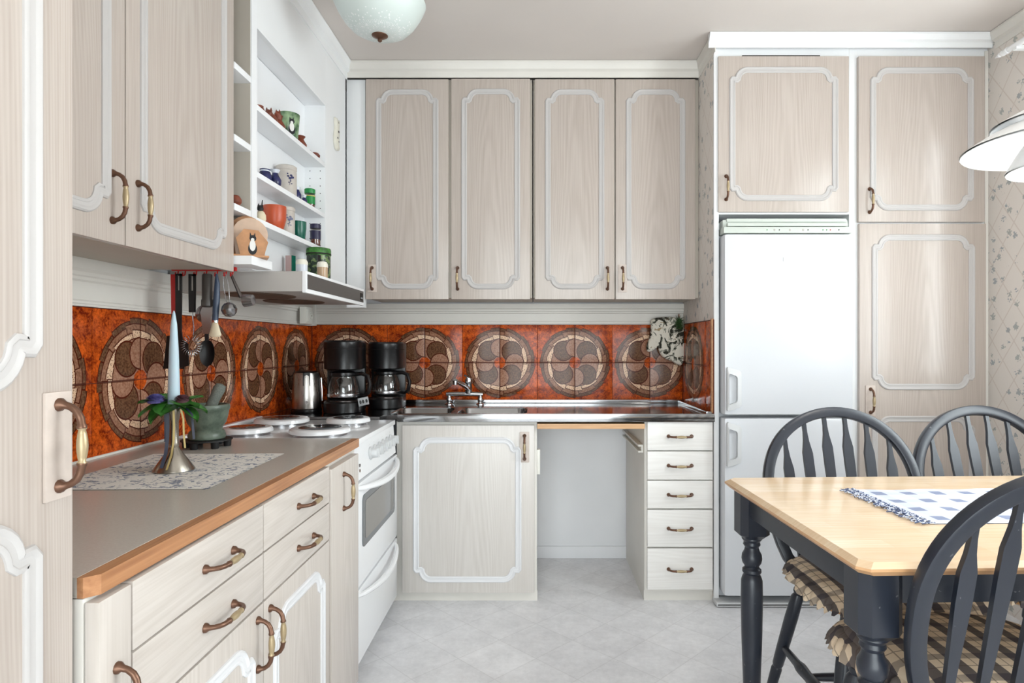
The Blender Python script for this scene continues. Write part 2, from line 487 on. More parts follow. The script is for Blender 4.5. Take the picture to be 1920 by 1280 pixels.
# ------------------------------------------------------------------ shell
struct(MB().box(XL-.1, XR+.2, REAR-.1, YW+.1, -.06, 0).build('floor', 'vinyl'))
struct(MB().box(XL-.1, XR+.2, REAR-.1, YW+.1, HC, HC+.06).build('ceiling', 'ceiling_paint'))
wall_back = struct(MB().box(XL-.1, XR+.2, YW, YW+.1, 0, HC).build('wall_back', 'inner_white'))
wall_left = struct(MB().box(XL-.1, XL, REAR, YW, 0, HC).build('wall_left', 'white_paint'))
b = MB(); WT = .16
for (a, e) in ((REAR, WIN_Y0), (WIN_Y1, NW_Y0), (NW_Y1, YW)): b.box(XR, XR+WT, a, e, WIN_Z0, WIN_Z1)
b.box(XR, XR+WT, REAR, YW, 0, WIN_Z0).box(XR, XR+WT, REAR, YW, WIN_Z1, HC)
struct(b.build('wall_right', 'wallpaper'))
b = MB()
b.box(XL, BW_X0, REAR-.12, REAR, 0, HC).box(BW_X1, XR, REAR-.12, REAR, 0, HC)
b.box(BW_X0, BW_X1, REAR-.12, REAR, 0, BW_Z0).box(BW_X0, BW_X1, REAR-.12, REAR, BW_Z1, HC)
struct(b.build('wall_rear', 'white_paint'))
def window(name, width, z0, z1, n, loc, rz):
    o = bpy.data.objects.new(name, None); COL.objects.link(o); o.location = loc; o.rotation_euler = (0, 0, rz); struct(o)
    f = MB(); t = .06
    f.box(0, width, 0, .07, z0, z0+t).box(0, width, 0, .07, z1-t, z1).box(0, t, 0, .07, z0+t, z1-t).box(width-t, width, 0, .07, z0+t, z1-t)
    f.build('window_frame', 'white_paint', o)
    pw = (width-2*t)/n
    for i in range(n):
        if i: MB().box(t+pw*i-.03, t+pw*i+.03, .005, .065, z0+t, z1-t).build('mullion', 'white_paint', o)
        MB().box(t+pw*i+(.03 if i else 0), t+pw*(i+1)-(.03 if i < n-1 else 0), .03, .034, z0+t, z1-t).build('pane', 'pane_glass', o)
    MB().box(-.03, width+.03, -.05, 0, z0-.03, z0, .004).build('window_sill', 'white_paint', o)
window('window_1', WIN_Y1-WIN_Y0, WIN_Z0, WIN_Z1, 2, (XR+.05, WIN_Y1, 0), -PI/2)
window('window_2', NW_Y1-NW_Y0, WIN_Z0, WIN_Z1, 1, (XR+.05, NW_Y1, 0), -PI/2)
window('rear_fill_window', BW_X1-BW_X0, BW_Z0, BW_Z1, 2, (BW_X1, REAR-.05, 0), PI)  # made-up window around the rear fill light, out of view

# partition between counter and fridge, wallpapered
part = struct(MB().box(PX, PX+.02, 2.715, YW, 0, HC).build('wall_partition', 'wallpaper'))

# ------------------------------------------------------------------ glazed tiles, each a piece of its wall
TB, TLW = .1976, .2025
tile_material('tile_print', TB)
def tile_mesh(Tw, Th, qx, qz, key):
    g = .0009
    x0, x1 = (g, Tw-g) if qx > 0 else (-Tw+g, -g)
    z0, z1 = (g, Th-g) if qz > 0 else (-Th+g, -g)
    return MB().box(x0, x1, -.008, 0, z0, z1, .0012).mesh('tile', key)
tm = {(qx, qz): tile_mesh(TB, .2, qx, qz, 'tile_print') for qx in (-1, 1) for qz in (-1, 1)}
for k in range(5):
    for q in tm: 
        if k == 4 and False: continue
        link('tile', tm[q], wall_back, (-.981 + .3952*k, YW, 1.028))
tl = {(qx, qz): tile_mesh(TLW, .202, qx, qz, 'tile_print') for qx in (-1, 1) for qz in (-1, 1)}
for k in range(6):
    for q in tl:
        yc = YW - .006 - TLW - 2*TLW*k
        if k == 5 and q[0] < 0: continue
        link('tile', tl[q], wall_left, (XL, yc, 1.018), (0, 0, PI/2))
tr = {(qx, qz): tile_mesh(.21, .2, qx, qz, 'tile_print') for qx in (-1, 1) for qz in (-1, 1)}
for q in tr: link('tile', tr[q], part, (PX, 2.97+.06, 1.028), (0, 0, -PI/2))
MB().box(PX-.006, PX+.001, 2.72, 2.817, .828, 1.228, .001).build('tile', 'tile_print', part)
# grout beds
MB().box(XL, PX, YW-.004, YW, .82, 1.23).build('grout_bed', 'grout', wall_back)
MB().box(XL, XL+.004, .82, YW, .81, 1.222).build('grout_bed', 'grout', wall_left)
MB().box(PX-.004, PX, 2.70, YW, .82, 1.232).build('grout_bed', 'grout', part)
MB().box(PX-.012, PX+.001, 2.703, 2.72, .826, 1.236, .002).build('tile_edging', 'edge_wood', part)

# ------------------------------------------------------------------ trims
def board(z0, z1, d):
    h = z1-z0
    return [(0, z0), (-.018, z0), (-.018, z0+.006), (-.012, z0+.008), (-.012, z0+.014), (-.008, z0+.018), (-.008, z0+h*.52),
            (-.014, z0+h*.56), (-.014, z0+h*.62), (-.019, z0+h*.65), (-.019, z0+h*.72), (-.026, z0+h*.78), (-.026, z1), (0, z1)]
struct(MB().extrude_profile(board(1.229, 1.338, 1), XL+.03, PX).build('trim_1', 'trim_white', None, (0, YW, 0)))
struct(MB().extrude_profile(board(1.221, 1.345, 1), .82, YW).build('trim_2', 'trim_white', None, (XL, 0, 0), (0, 0, PI/2)))
struct(MB().box(XL+.005, XL+.035, YW-.035, YW-.004, 1.222, 1.34, .003).build('trim_3', 'trim_white'))
def crown(d, h):
    return [(0, HC), (-d, HC), (-d, HC-.008), (-d*.75, HC-.018), (-d*.62, HC-h*.5), (-d*.2, HC-h*.62), (-d*.2, HC-h*.72), (-d*.12, HC-h), (0, HC-h)]
CRX = -.90
struct(MB().extrude_profile(crown(.03, .07), CRX-.02, PX).build('trim_4', 'trim_white', None, (0, 2.95, -.002)))
struct(MB().extrude_profile(crown(.03, .08), REAR, 2.95).build('trim_5', 'white_paint', None, (CRX, 0, -.002), (0, 0, PI/2)))
struct(MB().extrude_profile(crown(.03, .055), PX-.03, XR).build('trim_6', 'white_paint', None, (0, 2.685, -.002)))
struct(MB().extrude_profile(crown(.02, .07), -2.96, -2.68).build('trim_7', 'trim_white', None, (PX, 0, -.002), (0, 0, -PI/2)))
struct(MB().extrude_profile(crown(.03, .07), -2.66, -REAR).build('trim_8', 'trim_white', None, (XR, 0, -.002), (0, 0, -PI/2)))
struct(MB().box(.0, .48, YW-.012, YW, 0, .062, .002).build('baseboard_back', 'inner_white'))

# ------------------------------------------------------------------ cabinet kit (local: x right, y into the cabinet, z up, front at y = 0)
MOLD = [(-.0135, 0), (-.0130, .0025), (-.0105, .0038), (-.0070, .0038), (-.0055, .0026), (.0020, .0030), (.0050, .0055), (.0090, .0060), (.0125, .0035), (.0135, 0)]
def panel_path(a0, a1, b0, b1, Rr=.042, s=.024):
    pts = []
    def corner(cx, cz, sx, sz, rev):
        p = [(cx, cz - sz*(Rr+.004)), (cx + sx*.004, cz - sz*(Rr-.001)), (cx + sx*s*.8, cz - sz*Rr), (cx + sx*s, cz - sz*(Rr-.004))]
        for k in range(1, 8):
            t = PI/2*k/7
            p.append((cx + sx*(s + Rr - Rr*math.cos(t)), cz - sz*(Rr - Rr*math.sin(t))))
        return p[::-1] if rev else p
    pts += corner(a0, b1, 1, 1, False); pts += corner(a1, b1, -1, 1, True)
    pts += corner(a1, b0, -1, -1, False); pts += corner(a0, b0, 1, -1, True)
    return pts
def handle_mesh():
    L = .1; pr = [(0, 0), (0, .004), (.0005, .008), (.0025, .015), (.008, .0225), (.016, .027), (.024, .0285), (.0265, .0288), (.029, .029), (.031, .0291), (.036, .0292), (.043, .0294), (.05, .0295)]
    rr = [.0085, .0082, .0048, .0044, .0046, .0047, .0046, .0058, .0058, .004, .0052, .0062, .0066]
    pts = [(0, -o, a - L/2) for a, o in pr] + [(0, -o, L/2 - a) for a, o in pr[-2::-1]]
    rad = rr + rr[-2::-1]; n = len(pts); mis = [1 if 8 <= k < n-9 else 0 for k in range(n)]
    return MB().tube(pts, rad, 10, mis=mis, flatdir=(1, 0, 0)).mesh('handle', ['bronze', 'brass'], 60)
HM = handle_mesh()
def handle(parent, x, z, horiz=False, plate=False, y=0.0):
    if plate:
        MB().box(-.021, .021, -.0045, 0, -.066, .066, .002).build('backplate', 'plate_oak', parent, (x, y, z))
    link('handle', HM, parent, (x, y-(.0035 if plate else 0), z), (0, PI/2, 0) if horiz else None)
def door(parent, x0, x1, z0, z1, panels=None, hnd=None, plate=False, horiz=False, t=.019, name='door', y=0.0, margin=.061, mat=None):
    cx, cz = (x0+x1)/2, (z0+z1)/2; wd, ht = x1-x0, z1-z0
    o = MB().box(-wd/2, wd/2, -t, 0, -ht/2, ht/2, .0035).build(name, mat or ('whitewashed_oak_horizontal' if horiz else 'whitewashed_oak'), parent, (cx, y, cz))
    if panels == 'auto': panels = [(x0+margin, x1-margin, z0+margin, z1-margin)]
    for (a0, a1, b0, b1) in panels or []:
        MB().sweep(panel_path(a0-cx, a1-cx, b0-cz, b1-cz), MOLD, True).build('moulding', 'moulding_pale' if mat else 'moulding_white', o, (0, -t, 0), fix=False)
    if hnd: handle(o, hnd[0]-cx, hnd[1]-cz, horiz, plate, -t)
    return o
def carcass(parent, x0, x1, depth, z0, z1, mat='trim_white', y0=.001):
    MB().box(x0, x1, y0, depth, z0, z1, .002).build('carcass', mat, parent)

# -- tall cupboard at the left edge, beside the camera
XD = -.59
c = thing('tall_cupboard', 'tall whitewashed oak cupboard nearest the camera at the left edge', 'cupboard', (XD-.019, .29, 0), PI/2)
carcass(c, 0, .505, .57, 0, 2.38)
door(c, .003, .502, .05, 2.36, [(.068, .437, 1.078, 2.29), (.068, .437, .12, .914)], (.473, .997), True)
MB().box(.506, .519, -.005, .57, 0, .80).build('filler_strip', 'white_paint', c)

# -- wall cabinet over the laminate worktop
c = thing('wall_cabinet', 'two-door whitewashed wall cabinet above the grey laminate worktop', 'cabinet', (-.90-.019, .872, 0), PI/2)
carcass(c, 0, .98, .27, 1.345, 2.38, 'compartment_beige')
door(c, .002, .489, 1.338, 2.372, 'auto', (.447, 1.435))
door(c, .492, .979, 1.338, 2.372, 'auto', (.532, 1.435))

# -- wall cabinets on the back wall
YD = 2.95
def px2x(u, Y): return (u-1005)*Y/F
c = thing('wall_cabinet', 'two-door wall cabinet above the sink, next to the white spice shelf', 'cabinet', (px2x(684, YD), YD+.019, 0), 0, 'wall cabinets on the back wall')
x0 = px2x(684, YD); W = px2x(998, YD)-x0
carcass(c, 0, W, .30, 1.345, 2.388, 'compartment_beige')
door(c, .004, px2x(841, YD)-x0, 1.338, 2.383, 'auto', (px2x(698, YD)-x0, 1.437), True)
door(c, px2x(846, YD)-x0, px2x(994, YD)-x0, 1.338, 2.385, 'auto', (px2x(858, YD)-x0, 1.437))
MB().box(-.092, -.003, 0, .02, 1.30, 2.388).build('filler_panel', 'white_paint', c)
c = thing('wall_cabinet', 'two-door wall cabinet on the back wall, next to the wallpapered partition', 'cabinet', (px2x(1000, YD), YD+.019, 0), 0, 'wall cabinets on the back wall')
x0 = px2x(1000, YD); W = PX-x0
carcass(c, 0, W, .30, 1.345, 2.388, 'compartment_beige')
door(c, px2x(1003, YD)-x0, px2x(1152, YD)-x0, 1.338, 2.383, 'auto', (px2x(1139, YD)-x0, 1.437))
door(c, px2x(1154.5, YD)-x0, px2x(1304, YD)-x0, 1.338, 2.383, 'auto', (px2x(1167, YD)-x0, 1.437), True)

# -- fridge surround and pantry
YP = 2.69
c = thing('top_cabinet', 'single-door cupboard over the white fridge in a white surround', 'cabinet', (0, YP+.019, 0))
zz = lambda v, Y=YP: CAMZ + (647-v)*Y/F
xx = lambda u, Y=YP: px2x(u, Y)
MB().box(PX+.021, xx(1349), .005, .58, 0, 2.44).box(PX-.001, xx(1349), -.008, .004, 0, 2.44).build('side_panel', 'white_paint', c)
MB().box(xx(1349), xx(1596), 0, .58, zz(400), 2.44).build('carcass', 'white_paint', c)
door(c, xx(1347), xx(1592), zz(397), zz(105), 'auto', (xx(1361.5), zz(352)), margin=.06)
MB().box(xx(1393), xx(1539), -.012, 0, zz(104.6), zz(102)).build('vent_slot', 'gap_dark', c)
c = thing('pantry_cupboard', 'tall two-door pantry cupboard between the fridge and the right wall', 'cupboard', (0, YP+.019, 0))
MB().box(xx(1596)+.001, XR-.001, 0, .58, .05, 2.44).build('carcass', 'white_paint', c)
MB().box(xx(1596)+.001, XR-.001, .03, .58, 0, .05).build('plinth', 'trim_white', c)
MB().box(xx(1851), XR-.002, -.006, 0, .05, 2.40).build('filler_strip', 'trim_white', c)
door(c, xx(1610), xx(1847), zz(416), zz(105), 'auto', (xx(1630.5), zz(376)), margin=.062)
door(c, xx(1611.5), xx(1849), .055, zz(419), [(xx(1611.5)+.066, xx(1849)-.062, zz(725), zz(445)), (xx(1611.5)+.066, xx(1849)-.062, .12, zz(785))], (xx(1631.5), zz(751)), True)

# -- fridge-freezer
fx0, fx1 = xx(1352), xx(1589)
fr = thing('fridge_freezer', 'white two-door fridge freezer standing beside the pantry', 'fridge', (fx0, YP-.01, 0))
FW = fx1-fx0; fz = lambda v: zz(v, 2.64)
MB().box(0, FW, .05, .58, .02, fz(410), .004).build('body', 'fridge_white', fr)
d1 = MB().box(0, FW, -.04, .046, fz(778), fz(438), .014).build('fridge_door', 'fridge_white', fr)
d2 = MB().box(0, FW, -.04, .046, fz(1118), fz(784), .014).build('freezer_door', 'fridge_white', fr)
def fridge_handle(dr, z0, z1):
    h = z1-z0; n = 20; b = MB(); outer = []; inner = []
    def rr(x0, x1, a0, a1, r, sk):
        p = []
        for cx, cz, s0 in ((x1-r, a1-r-sk, 0), (x0+.006, a1-.006, 1), (x0+.006, a0+.006, 2), (x1-r, a0+r+sk, 3)):
            q = r if s0 in (0, 3) else .006
            for k in range(6): t = PI/2*(s0 + k/5); p.append((cx + q*math.cos(t), cz + q*math.sin(t)))
        return p
    outer = rr(.008, .068, z0, z1, .018, .012); inner = rr(.014, .050, z0+.028, z1-.028, .016, .006)
    m = len(outer); vs = []
    for (P, y) in ((outer, -.0405), (outer, -.054), (inner, -.060), (inner, -.041)): vs += [(x, y, z) for x, z in P]
    fs = [(k*m+i, k*m+(i+1) % m, (k+1)*m+(i+1) % m, (k+1)*m+i) for k in range(3) for i in range(m)]
    b.add(vs, fs).build('handle', 'fridge_handle', dr)
fridge_handle(d1, fz(770), fz(688)); fridge_handle(d2, fz(874), fz(791))
MB().box(FW*.455, FW*.59, -.043, -.0405, fz(490), fz(482), .0008).build('badge', 'enamel', d1)
cp = MB().box(0, FW, -.03, .05, fz(436), fz(424), .004).build('control_panel', 'fridge_panel', fr)
for k, (u, col) in enumerate(((1440, 'spice_green'), (1454, 'hood_grey'), (1463, 'gap_dark'), (1483, 'hood_grey'), (1508, 'hood_grey'), (1517, 'gap_dark'), (1545, 'spice_green'), (1552, 'spice_green'), (1559, 'red_plastic'), (1575, 'gap_dark'))):
    X_ = T(px2x(u, 2.64)-fx0, -.0302, fz(430)) @ RX(PI/2)
    MB().lathe([(.0026 if col != 'hood_grey' else .005, 0), (.0022, .0012)], 10, X_).build('indicator' if col != 'hood_grey' else 'dial', col, cp)
for k in range(2):
    MB().box(.02, FW-.012, -.018+.012*k, .05, fz(422-9*k), fz(415.5-9*k), .002).build('vent_louvre', 'fridge_panel', fr)
MB().box(.005, FW-.005, .0, .06, fz(424), fz(409)).build('vent_back', 'fridge_panel', fr)
MB().box(-.03, FW, -.03, .04, .004, .022, .003).build('base_grille', 'fridge_handle', fr)
MB().box(-.025, FW, -.032, -.029, .011, .0145).build('grille_slot', 'gap_dark', fr)

# -- sink cabinet
YS = 2.70
sz = lambda v: CAMZ + (647-v)*YS/F
sx = lambda u: px2x(u, YS)
c = thing('sink_cabinet', 'single-door base cabinet under the double sink, paint worn', 'cabinet', (0, YS+.019, 0))
b = MB().box(sx(742), sx(742)+.03, .001, .54, .045, .788).box(-.014, .004, .001, .54, .045, .788).box(sx(742)+.03, -.014, .001, .54, .045, .06).box(sx(742)+.03, -.014, .001, .018, .752, .788).box(sx(742)+.03, -.014, .53, .54, .06, .62)
b.build('carcass', 'trim_white', c)
MB().box(sx(735), .006, .008, .03, 0, .045).build('plinth', 'trim_white', c)
door(c, sx(754), sx(1002), sz(1111), sz(797), [(sx(780), sx(972), sz(1086), sz(825))], (sx(983.5), sz(838)), True, mat='pale_oak')
MB().box(.004, .018, .02, .05, .55, .66, .003).build('hinge_bracket', 'socket_white', c)
# -- knee hole lining (panel on the wall) and drawers
c = thing('drawer_cabinet', 'five-drawer base cabinet between the knee hole and the partition', 'cabinet', (0, YS+.019, 0))
carcass(c, .474, PX-.001, .555, .045, .788)
MB().box(.474, PX-.001, .012, .555, 0, .045).build('plinth', 'trim_white', c)
for (a, e) in ((844, 791), (899, 846), (953, 901), (1025, 955.5), (1105, 1028)):
    door(c, sx(1214), sx(1336.5), sz(a), sz(e), None, (sx(1275), sz((a+e)/2)), horiz=True, name='drawer', t=.02, mat='pale_oak_horizontal')
b = MB().box(.452, .474, .03, .53, .645, .653).box(.452, .474, .03, .53, .672, .680).box(.466, .474, .03, .53, .653, .672)
b.build('drawer_rail', 'socket_white', c)
o = tag(MB().box(0, .468, -.004, .45, -.011, .011, .003).build('pull_out_board', 'board_wood', None, (.005, YS, .768)), 'pale wooden pull-out board under the steel worktop over the knee hole', 'board')

# -- left run base cabinets
XB = -.572
c = thing('narrow_cabinet', 'narrow base cabinet nearest the camera, beside the tall cupboard', 'cabinet', (XB-.019, .812, 0), PI/2)
carcass(c, 0, .068, .56, .045, .788)
door(c, .001, .067, .05, .783, None, (.036, .63), t=.019, mat='left_oak')
c = thing('base_cabinet', 'base cabinet with four drawers and two doors under the laminate worktop', 'cabinet', (XB-.019, .88, 0), PI/2)
carcass(c, .001, .842, .56, .045, .788)
MB().box(.001, .842, .03, .56, 0, .045).build('plinth', 'trim_white', c)
for (a, e) in ((.002, .424), (.427, .841)):
    m_ = (a+e)/2
    door(c, a, e, .686, .785, None, (m_+.03, .733), horiz=True, name='drawer')
    door(c, a, e, .584, .683, None, (m_+.03, .632), horiz=True, name='drawer')
door(c, .002, .424, .05, .580, 'auto', (.396, .505), margin=.058, mat='left_oak')
door(c, .427, .841, .05, .580, 'auto', (.455, .505), margin=.058, mat='left_oak')
c = thing('narrow_cabinet', 'narrow base cabinet with a vertical handle beside the white cooker', 'cabinet', (XB-.019, 1.724, 0), PI/2)
carcass(c, 0, .30, .56, .045, .788)
MB().box(0, .30, .03, .56, 0, .045).build('plinth', 'trim_white', c)
door(c, .003, .262, .05, .775, None, (.105, .69), t=.024, mat='left_oak')

# ------------------------------------------------------------------ worktops
o = thing('laminate_worktop', 'grey laminate worktop with brown wooden edge along the left wall', 'worktop', (0, 0, 0))
ZT = .8165
MB().box(XL+.006, -.600, .812, 2.030, ZT-.027, ZT).build('top', 'laminate', o)
MB().prism([(-.600, .812), (-.592, .812), (-.578, .826), (-.578, 2.030), (-.600, 2.030)], ZT-.0275, ZT-.0005).build('edge_strip', 'edge_wood', o)
MB().box(XL+.004, XL+.012, .812, 2.03, ZT, ZT+.006).build('wall_bead', 'trim_white', o)

o = thing('steel_worktop', 'stainless steel sink worktop along the back wall', 'worktop', (0, 0, 0))
ZS = .824; SY0, SY1 = 2.683, YW-.01
bowls = [(-.655, -.385), (-.355, -.04)]; BY0, BY1 = 2.762, 3.03
def plate(b, x0, x1, y0, y1, z=ZS-.008): b.box(x0, x1, y0, y1, z-.02, z)
tb = MB()
plate(tb, XL+.008, bowls[0][0]-.01, 2.64, SY1); plate(tb, bowls[0][0]-.01, PX-.01, BY1+.01, SY1)
plate(tb, bowls[1][1]+.01, PX-.01, SY0+.02, BY1+.01); plate(tb, bowls[0][1]+.01, bowls[1][0]-.01, SY0+.02, BY1+.01)
plate(tb, bowls[0][0]-.01, bowls[1][1]+.01, SY0+.02, BY0-.01)
tb.build('top', 'steel', o)
MB().box(-.60, PX-.002, SY0, SY0+.022, ZS-.036, ZS, .004).build('front_edge', 'steel', o)
MB().box(XL+.01, PX-.01, SY1-.028, SY1, ZS-.01, ZS+.012, .005).build('back_rim', 'steel', o)
MB().box(PX-.034, PX-.009, SY0+.02, SY1, ZS-.01, ZS+.008, .004).build('side_rim', 'steel', o)
for (a, e) in bowls:
    bm_ = MB(); n = 48; cx, cy = (a+e)/2, (BY0+BY1)/2
    def rrect(hx, hy, r):
        p = []
        for q, (sx_, sy_) in enumerate(((1,1), (-1,1), (-1,-1), (1,-1))):
            for k in range(12):
                t = PI/2*(q + k/11); p.append((cx + sx_*(hx-r) + r*math.cos(t), cy + sy_*(hy-r) + r*math.sin(t)))
        return p
    hx, hy = (e-a)/2, (BY1-BY0)/2; z = ZS-.008
    loops = [(rrect(hx+.0101, hy+.0101, .001), z), (rrect(hx, hy, .05), z), (rrect(hx-.004, hy-.004, .048), z-.006), (rrect(hx-.012, hy-.012, .045), z-.135), (rrect(hx-.03, hy-.03, .04), z-.152), (rrect(.03, .03, .0295), z-.156)]
    vs = [(x, y, zz_) for P, zz_ in loops for x, y in P]
    fs = [(k*n+i, k*n+(i+1) % n, (k+1)*n+(i+1) % n, (k+1)*n+i) for k in range(5) for i in range(n)] + [tuple(5*n+i for i in range(n))]
    bm_.add(vs, fs).build('sink_bowl', 'steel', o, fix=False, smooth=50)

# ------------------------------------------------------------------ cooker
CW = .585
ck = thing('cooker', 'white freestanding cooker with four covered hotplates', 'cooker', (-.597, 2.034, 0), PI/2)
MB().box(0, CW, .012, .575, .06, .785, .003).build('body', 'enamel', ck)
MB().box(.02, CW-.02, .05, .5, 0, .06).build('kick_plate', 'hood_grey', ck)
hob = MB().box(0, CW, -.004, .58, .786, .806, .006).build('hob_top', 'enamel', ck)
cpn = MB().extrude_profile([(0.011, .668), (-.006, .668), (.004, .784), (.011, .784)], .002, CW-.002).build('control_panel', 'enamel', ck)
for k in range(6):
    X_ = T(.20 + .062*k, -.001, .732) @ RX(PI/2 - .08)
    kn = MB().lathe([(.023, 0), (.023, .004), (.018, .007), (.017, .024), (.015, .027)], 24, X_)
    kn.box(-.0035, .0035, -.0165, .0165, .024, .034, .001, 0, X_)
    kn.build('knob', 'fridge_handle', cpn)
    for q in (-1, 0, 1):
        MB().lathe([(.0016, 0), (.0014, .0008)], 8, T(.20+.062*k+.009*q, .0028, .764 - .003*abs(q)) @ RX(PI/2 - .08)).build('dial_mark', 'hood_grey', cpn)
for z in (.715, .697):
    MB().lathe([(.0055, 0), (.005, .002)], 14, T(.06, -.003, z) @ RX(PI/2)).build('indicator_lamp', 'dark_metal' if z > .7 else 'bronze', cpn)
def bowed(b, x0, x1, z, out, drop, r):
    pts = []
    for k in range(17):
        t = k/16; s_ = math.sin(PI*t)
        pts.append((x0+(x1-x0)*t, -.002 - out*s_**.6, z - drop*s_))
    return b.tube(pts, [r*(.7+.3*math.sin(PI*k/16)) for k in range(17)], 10, flat=1.0)
od = MB().box(.002, CW-.002, -.012, .012, .318, .662, .006).build('oven_door', 'enamel', ck)
def rounded(hx, hz, r, bulge=0):
    p = []
    for q, (a, e) in enumerate(((1,1), (-1,1), (-1,-1), (1,-1))):
        for k in range(8): t = PI/2*(q+k/7); p.append((a*(hx-r)+r*math.cos(t), e*(hz-r)+r*math.sin(t)))
    return p
MB().prism(rounded(.235, .088, .02), 0, .003, T(CW/2, -.0118, .525) @ RX(PI/2)).build('window_frame', 'oven_glass_frame', od)
MB().prism(rounded(.205, .066, .012), 0, .0042, T(CW/2, -.0118, .525) @ RX(PI/2)).build('window', 'oven_glass', od)
bowed(MB(), .008, CW-.008, .648, .05, .018, .0125).build('door_handle', 'enamel', od)
dr = MB().box(.002, CW-.002, -.012, .012, .065, .310, .006).build('drawer', 'enamel', ck)
bowed(MB(), .012, CW-.012, .292, .045, .018, .0115).build('drawer_handle', 'enamel', dr)
for (bx, by, br) in ((.145, .16, .10), (.155, .42, .082), (.44, .15, .082), (.43, .41, .10)):
    pl = MB().lathe([(br*.92, .806), (br*.92, .814), (br*.86, .815)], 40, T(bx, by, 0)).build('hotplate', 'grey_metal', hob)
    cv = MB().lathe([(br*1.02, .8155), (br*1.04, .8175), (br*1.02, .828), (br*.96, .8325), (br*.9, .833)], 44, T(bx, by, 0)).build('hotplate_cover', 'enamel', hob)
    MB().lathe([(br*.72, .8331), (br*.7, .8342)], 40, T(bx, by, 0)).build('cover_disc', 'lid_reflect', hob)
MB().box(.0, CW, .555, .578, .806, .822, .003).build('rear_rail', 'enamel', ck)

# ------------------------------------------------------------------ spice shelf unit and cooker hood
XU = -.90
N0, N1 = 2.005, 2.655
u = thing('shelf_unit', 'white built-in shelf unit with shallow spice shelves above the cooker', 'shelf', (XU, 1.857, 0), PI/2)
lx = lambda Y: Y - 1.857
ND = .09
top_z = CAMZ+1.023
MB().box(lx(1.967), lx(N0), 0, .285, 1.36, HC-.01).build('post', 'shelf_white', u)
MB().box(lx(N1), lx(2.935), 0, .285, 1.361, HC-.01, .001).build('side_panel', 'white_paint', u)
MB().box(lx(1.857), lx(2.935), 0, .02, 2.40, HC-.005).build('top_rail', 'white_paint', u)
MB().box(lx(N0), lx(N1), 0, .018, top_z, 2.40).build('front_panel', 'white_paint', u)
MB().box(lx(N0), lx(N1), .0185, ND, top_z+.001, top_z+.012).build('niche_ceiling', 'shelf_white', u)
MB().box(lx(N0), lx(N1), ND, ND+.012, 1.36, top_z).build('niche_back', 'shelf_white', u)
for h in (.778, .561, .4125):
    MB().box(lx(N0)+.001, lx(N1)-.001, .001, ND-.001, CAMZ+h-.018, CAMZ+h, .001).build('shelf', 'shelf_white', u)
for zc in range(14):
    for q in (.022, .066):
        MB().lathe([(.0022, 0), (.002, .0006)], 8, T(lx(N1)-.0002, q, 1.48+zc*.032) @ RY(-PI/2)).build('peg_hole', 'gap_dark', u)
for h in (.848, .632, .425):
    MB().box(0, lx(1.967)-.001, .001, .28, CAMZ+h-.02, CAMZ+h, .001).build('shelf', 'shelf_white', u)
MB().box(lx(1.9655), lx(1.9668), .004, .28, 1.40, HC-.01).build('compartment_side', 'compartment_beige', u)
MB().box(0, lx(1.967), .27, .285, 1.36, HC-.01).build('compartment_back', 'compartment_beige', u)
MB().box(0, .145, -.05, .28, 1.362, 1.388, .001).build('shelf', 'shelf_white', u)

hd = thing('cooker_hood', 'flat grey slide-out cooker hood with a dark control strip', 'cooker hood', (-.742, 2.005, 0), PI/2)
HW = .672; hz0, hz1 = 1.290, 1.359
MB().box(0, HW, .012, .44, hz0+.004, hz1, .002).build('body', 'hood_grey', hd)
MB().box(-.001, HW+.001, 0, .012, hz0, hz1+.001, .001).build('front_frame', 'white_paint', hd)
MB().box(.012, HW-.012, -.002, 0, hz0+.013, hz1-.009).build('control_strip', 'hood_panel', hd)
MB().box(HW-.062, HW-.026, -.0035, -.002, hz0+.02, hz0+.05).build('switch', 'gap_dark', hd)
for k in range(3): MB().box(HW-.058+.011*k, HW-.052+.011*k, -.0045, -.0034, hz0+.026, hz0+.032).build('switch_mark', 'grey_plastic', hd)
for (a, w_) in ((.15, .14), (.45, .14)):
    MB().lathe([(w_, hz0+.0042), (w_*.97, hz0+.001)], 40, T(a+.02, .22, 0) @ Matrix.Diagonal((1, .8, 1, 1))).build('grease_filter', 'filter_brown', hd)

# ------------------------------------------------------------------ table and chairs
TH = .73
tb_ = thing('dining_table', 'dining table with birch top and navy turned legs', 'table', (.578, 1.105, 0), R(2))
TLn, TW = 1.33, .735; cc = .018
def clipped(x0, x1, y0, y1, c_): return [(x0+c_, y0), (x1-c_, y0), (x1, y0+c_), (x1, y1-c_), (x1-c_, y1), (x0+c_, y1), (x0, y1-c_), (x0, y0+c_)]
b = MB(); lp = [(clipped(.012, TLn-.012, .012, TW-.012, cc), TH), (clipped(0, TLn, 0, TW, cc), TH-.009), (clipped(0, TLn, 0, TW, cc), TH-.014), (clipped(.012, TLn-.012, .012, TW-.012, cc), TH-.025)]
vs = [(x, y, z) for P, z in lp for x, y in P]
fs = [tuple(range(8)), tuple(24+i for i in reversed(range(8)))] + [(k*8+i, k*8+(i+1) % 8, (k+1)*8+(i+1) % 8, (k+1)*8+i) for k in range(3) for i in range(8)]
b.add(vs, fs); b.mi[10:] = [1]*(len(b.mi)-10); b.build('tabletop', ['table_birch', 'table_edge'], tb_, smooth=20)
lg = MB(); hb = .042; zt = TH-.026
lg.prism(clipped(-hb, hb, -hb, hb, .017), .585, zt)
vs_ = [(x, y, .585) for x, y in clipped(-hb, hb, -hb, hb, .017)] + [(x*.66, y*.66, .572) for x, y in clipped(-hb, hb, -hb, hb, .017)]
lg.add(vs_, [(i, (i+1) % 8, 8+(i+1) % 8, 8+i) for i in range(8)])
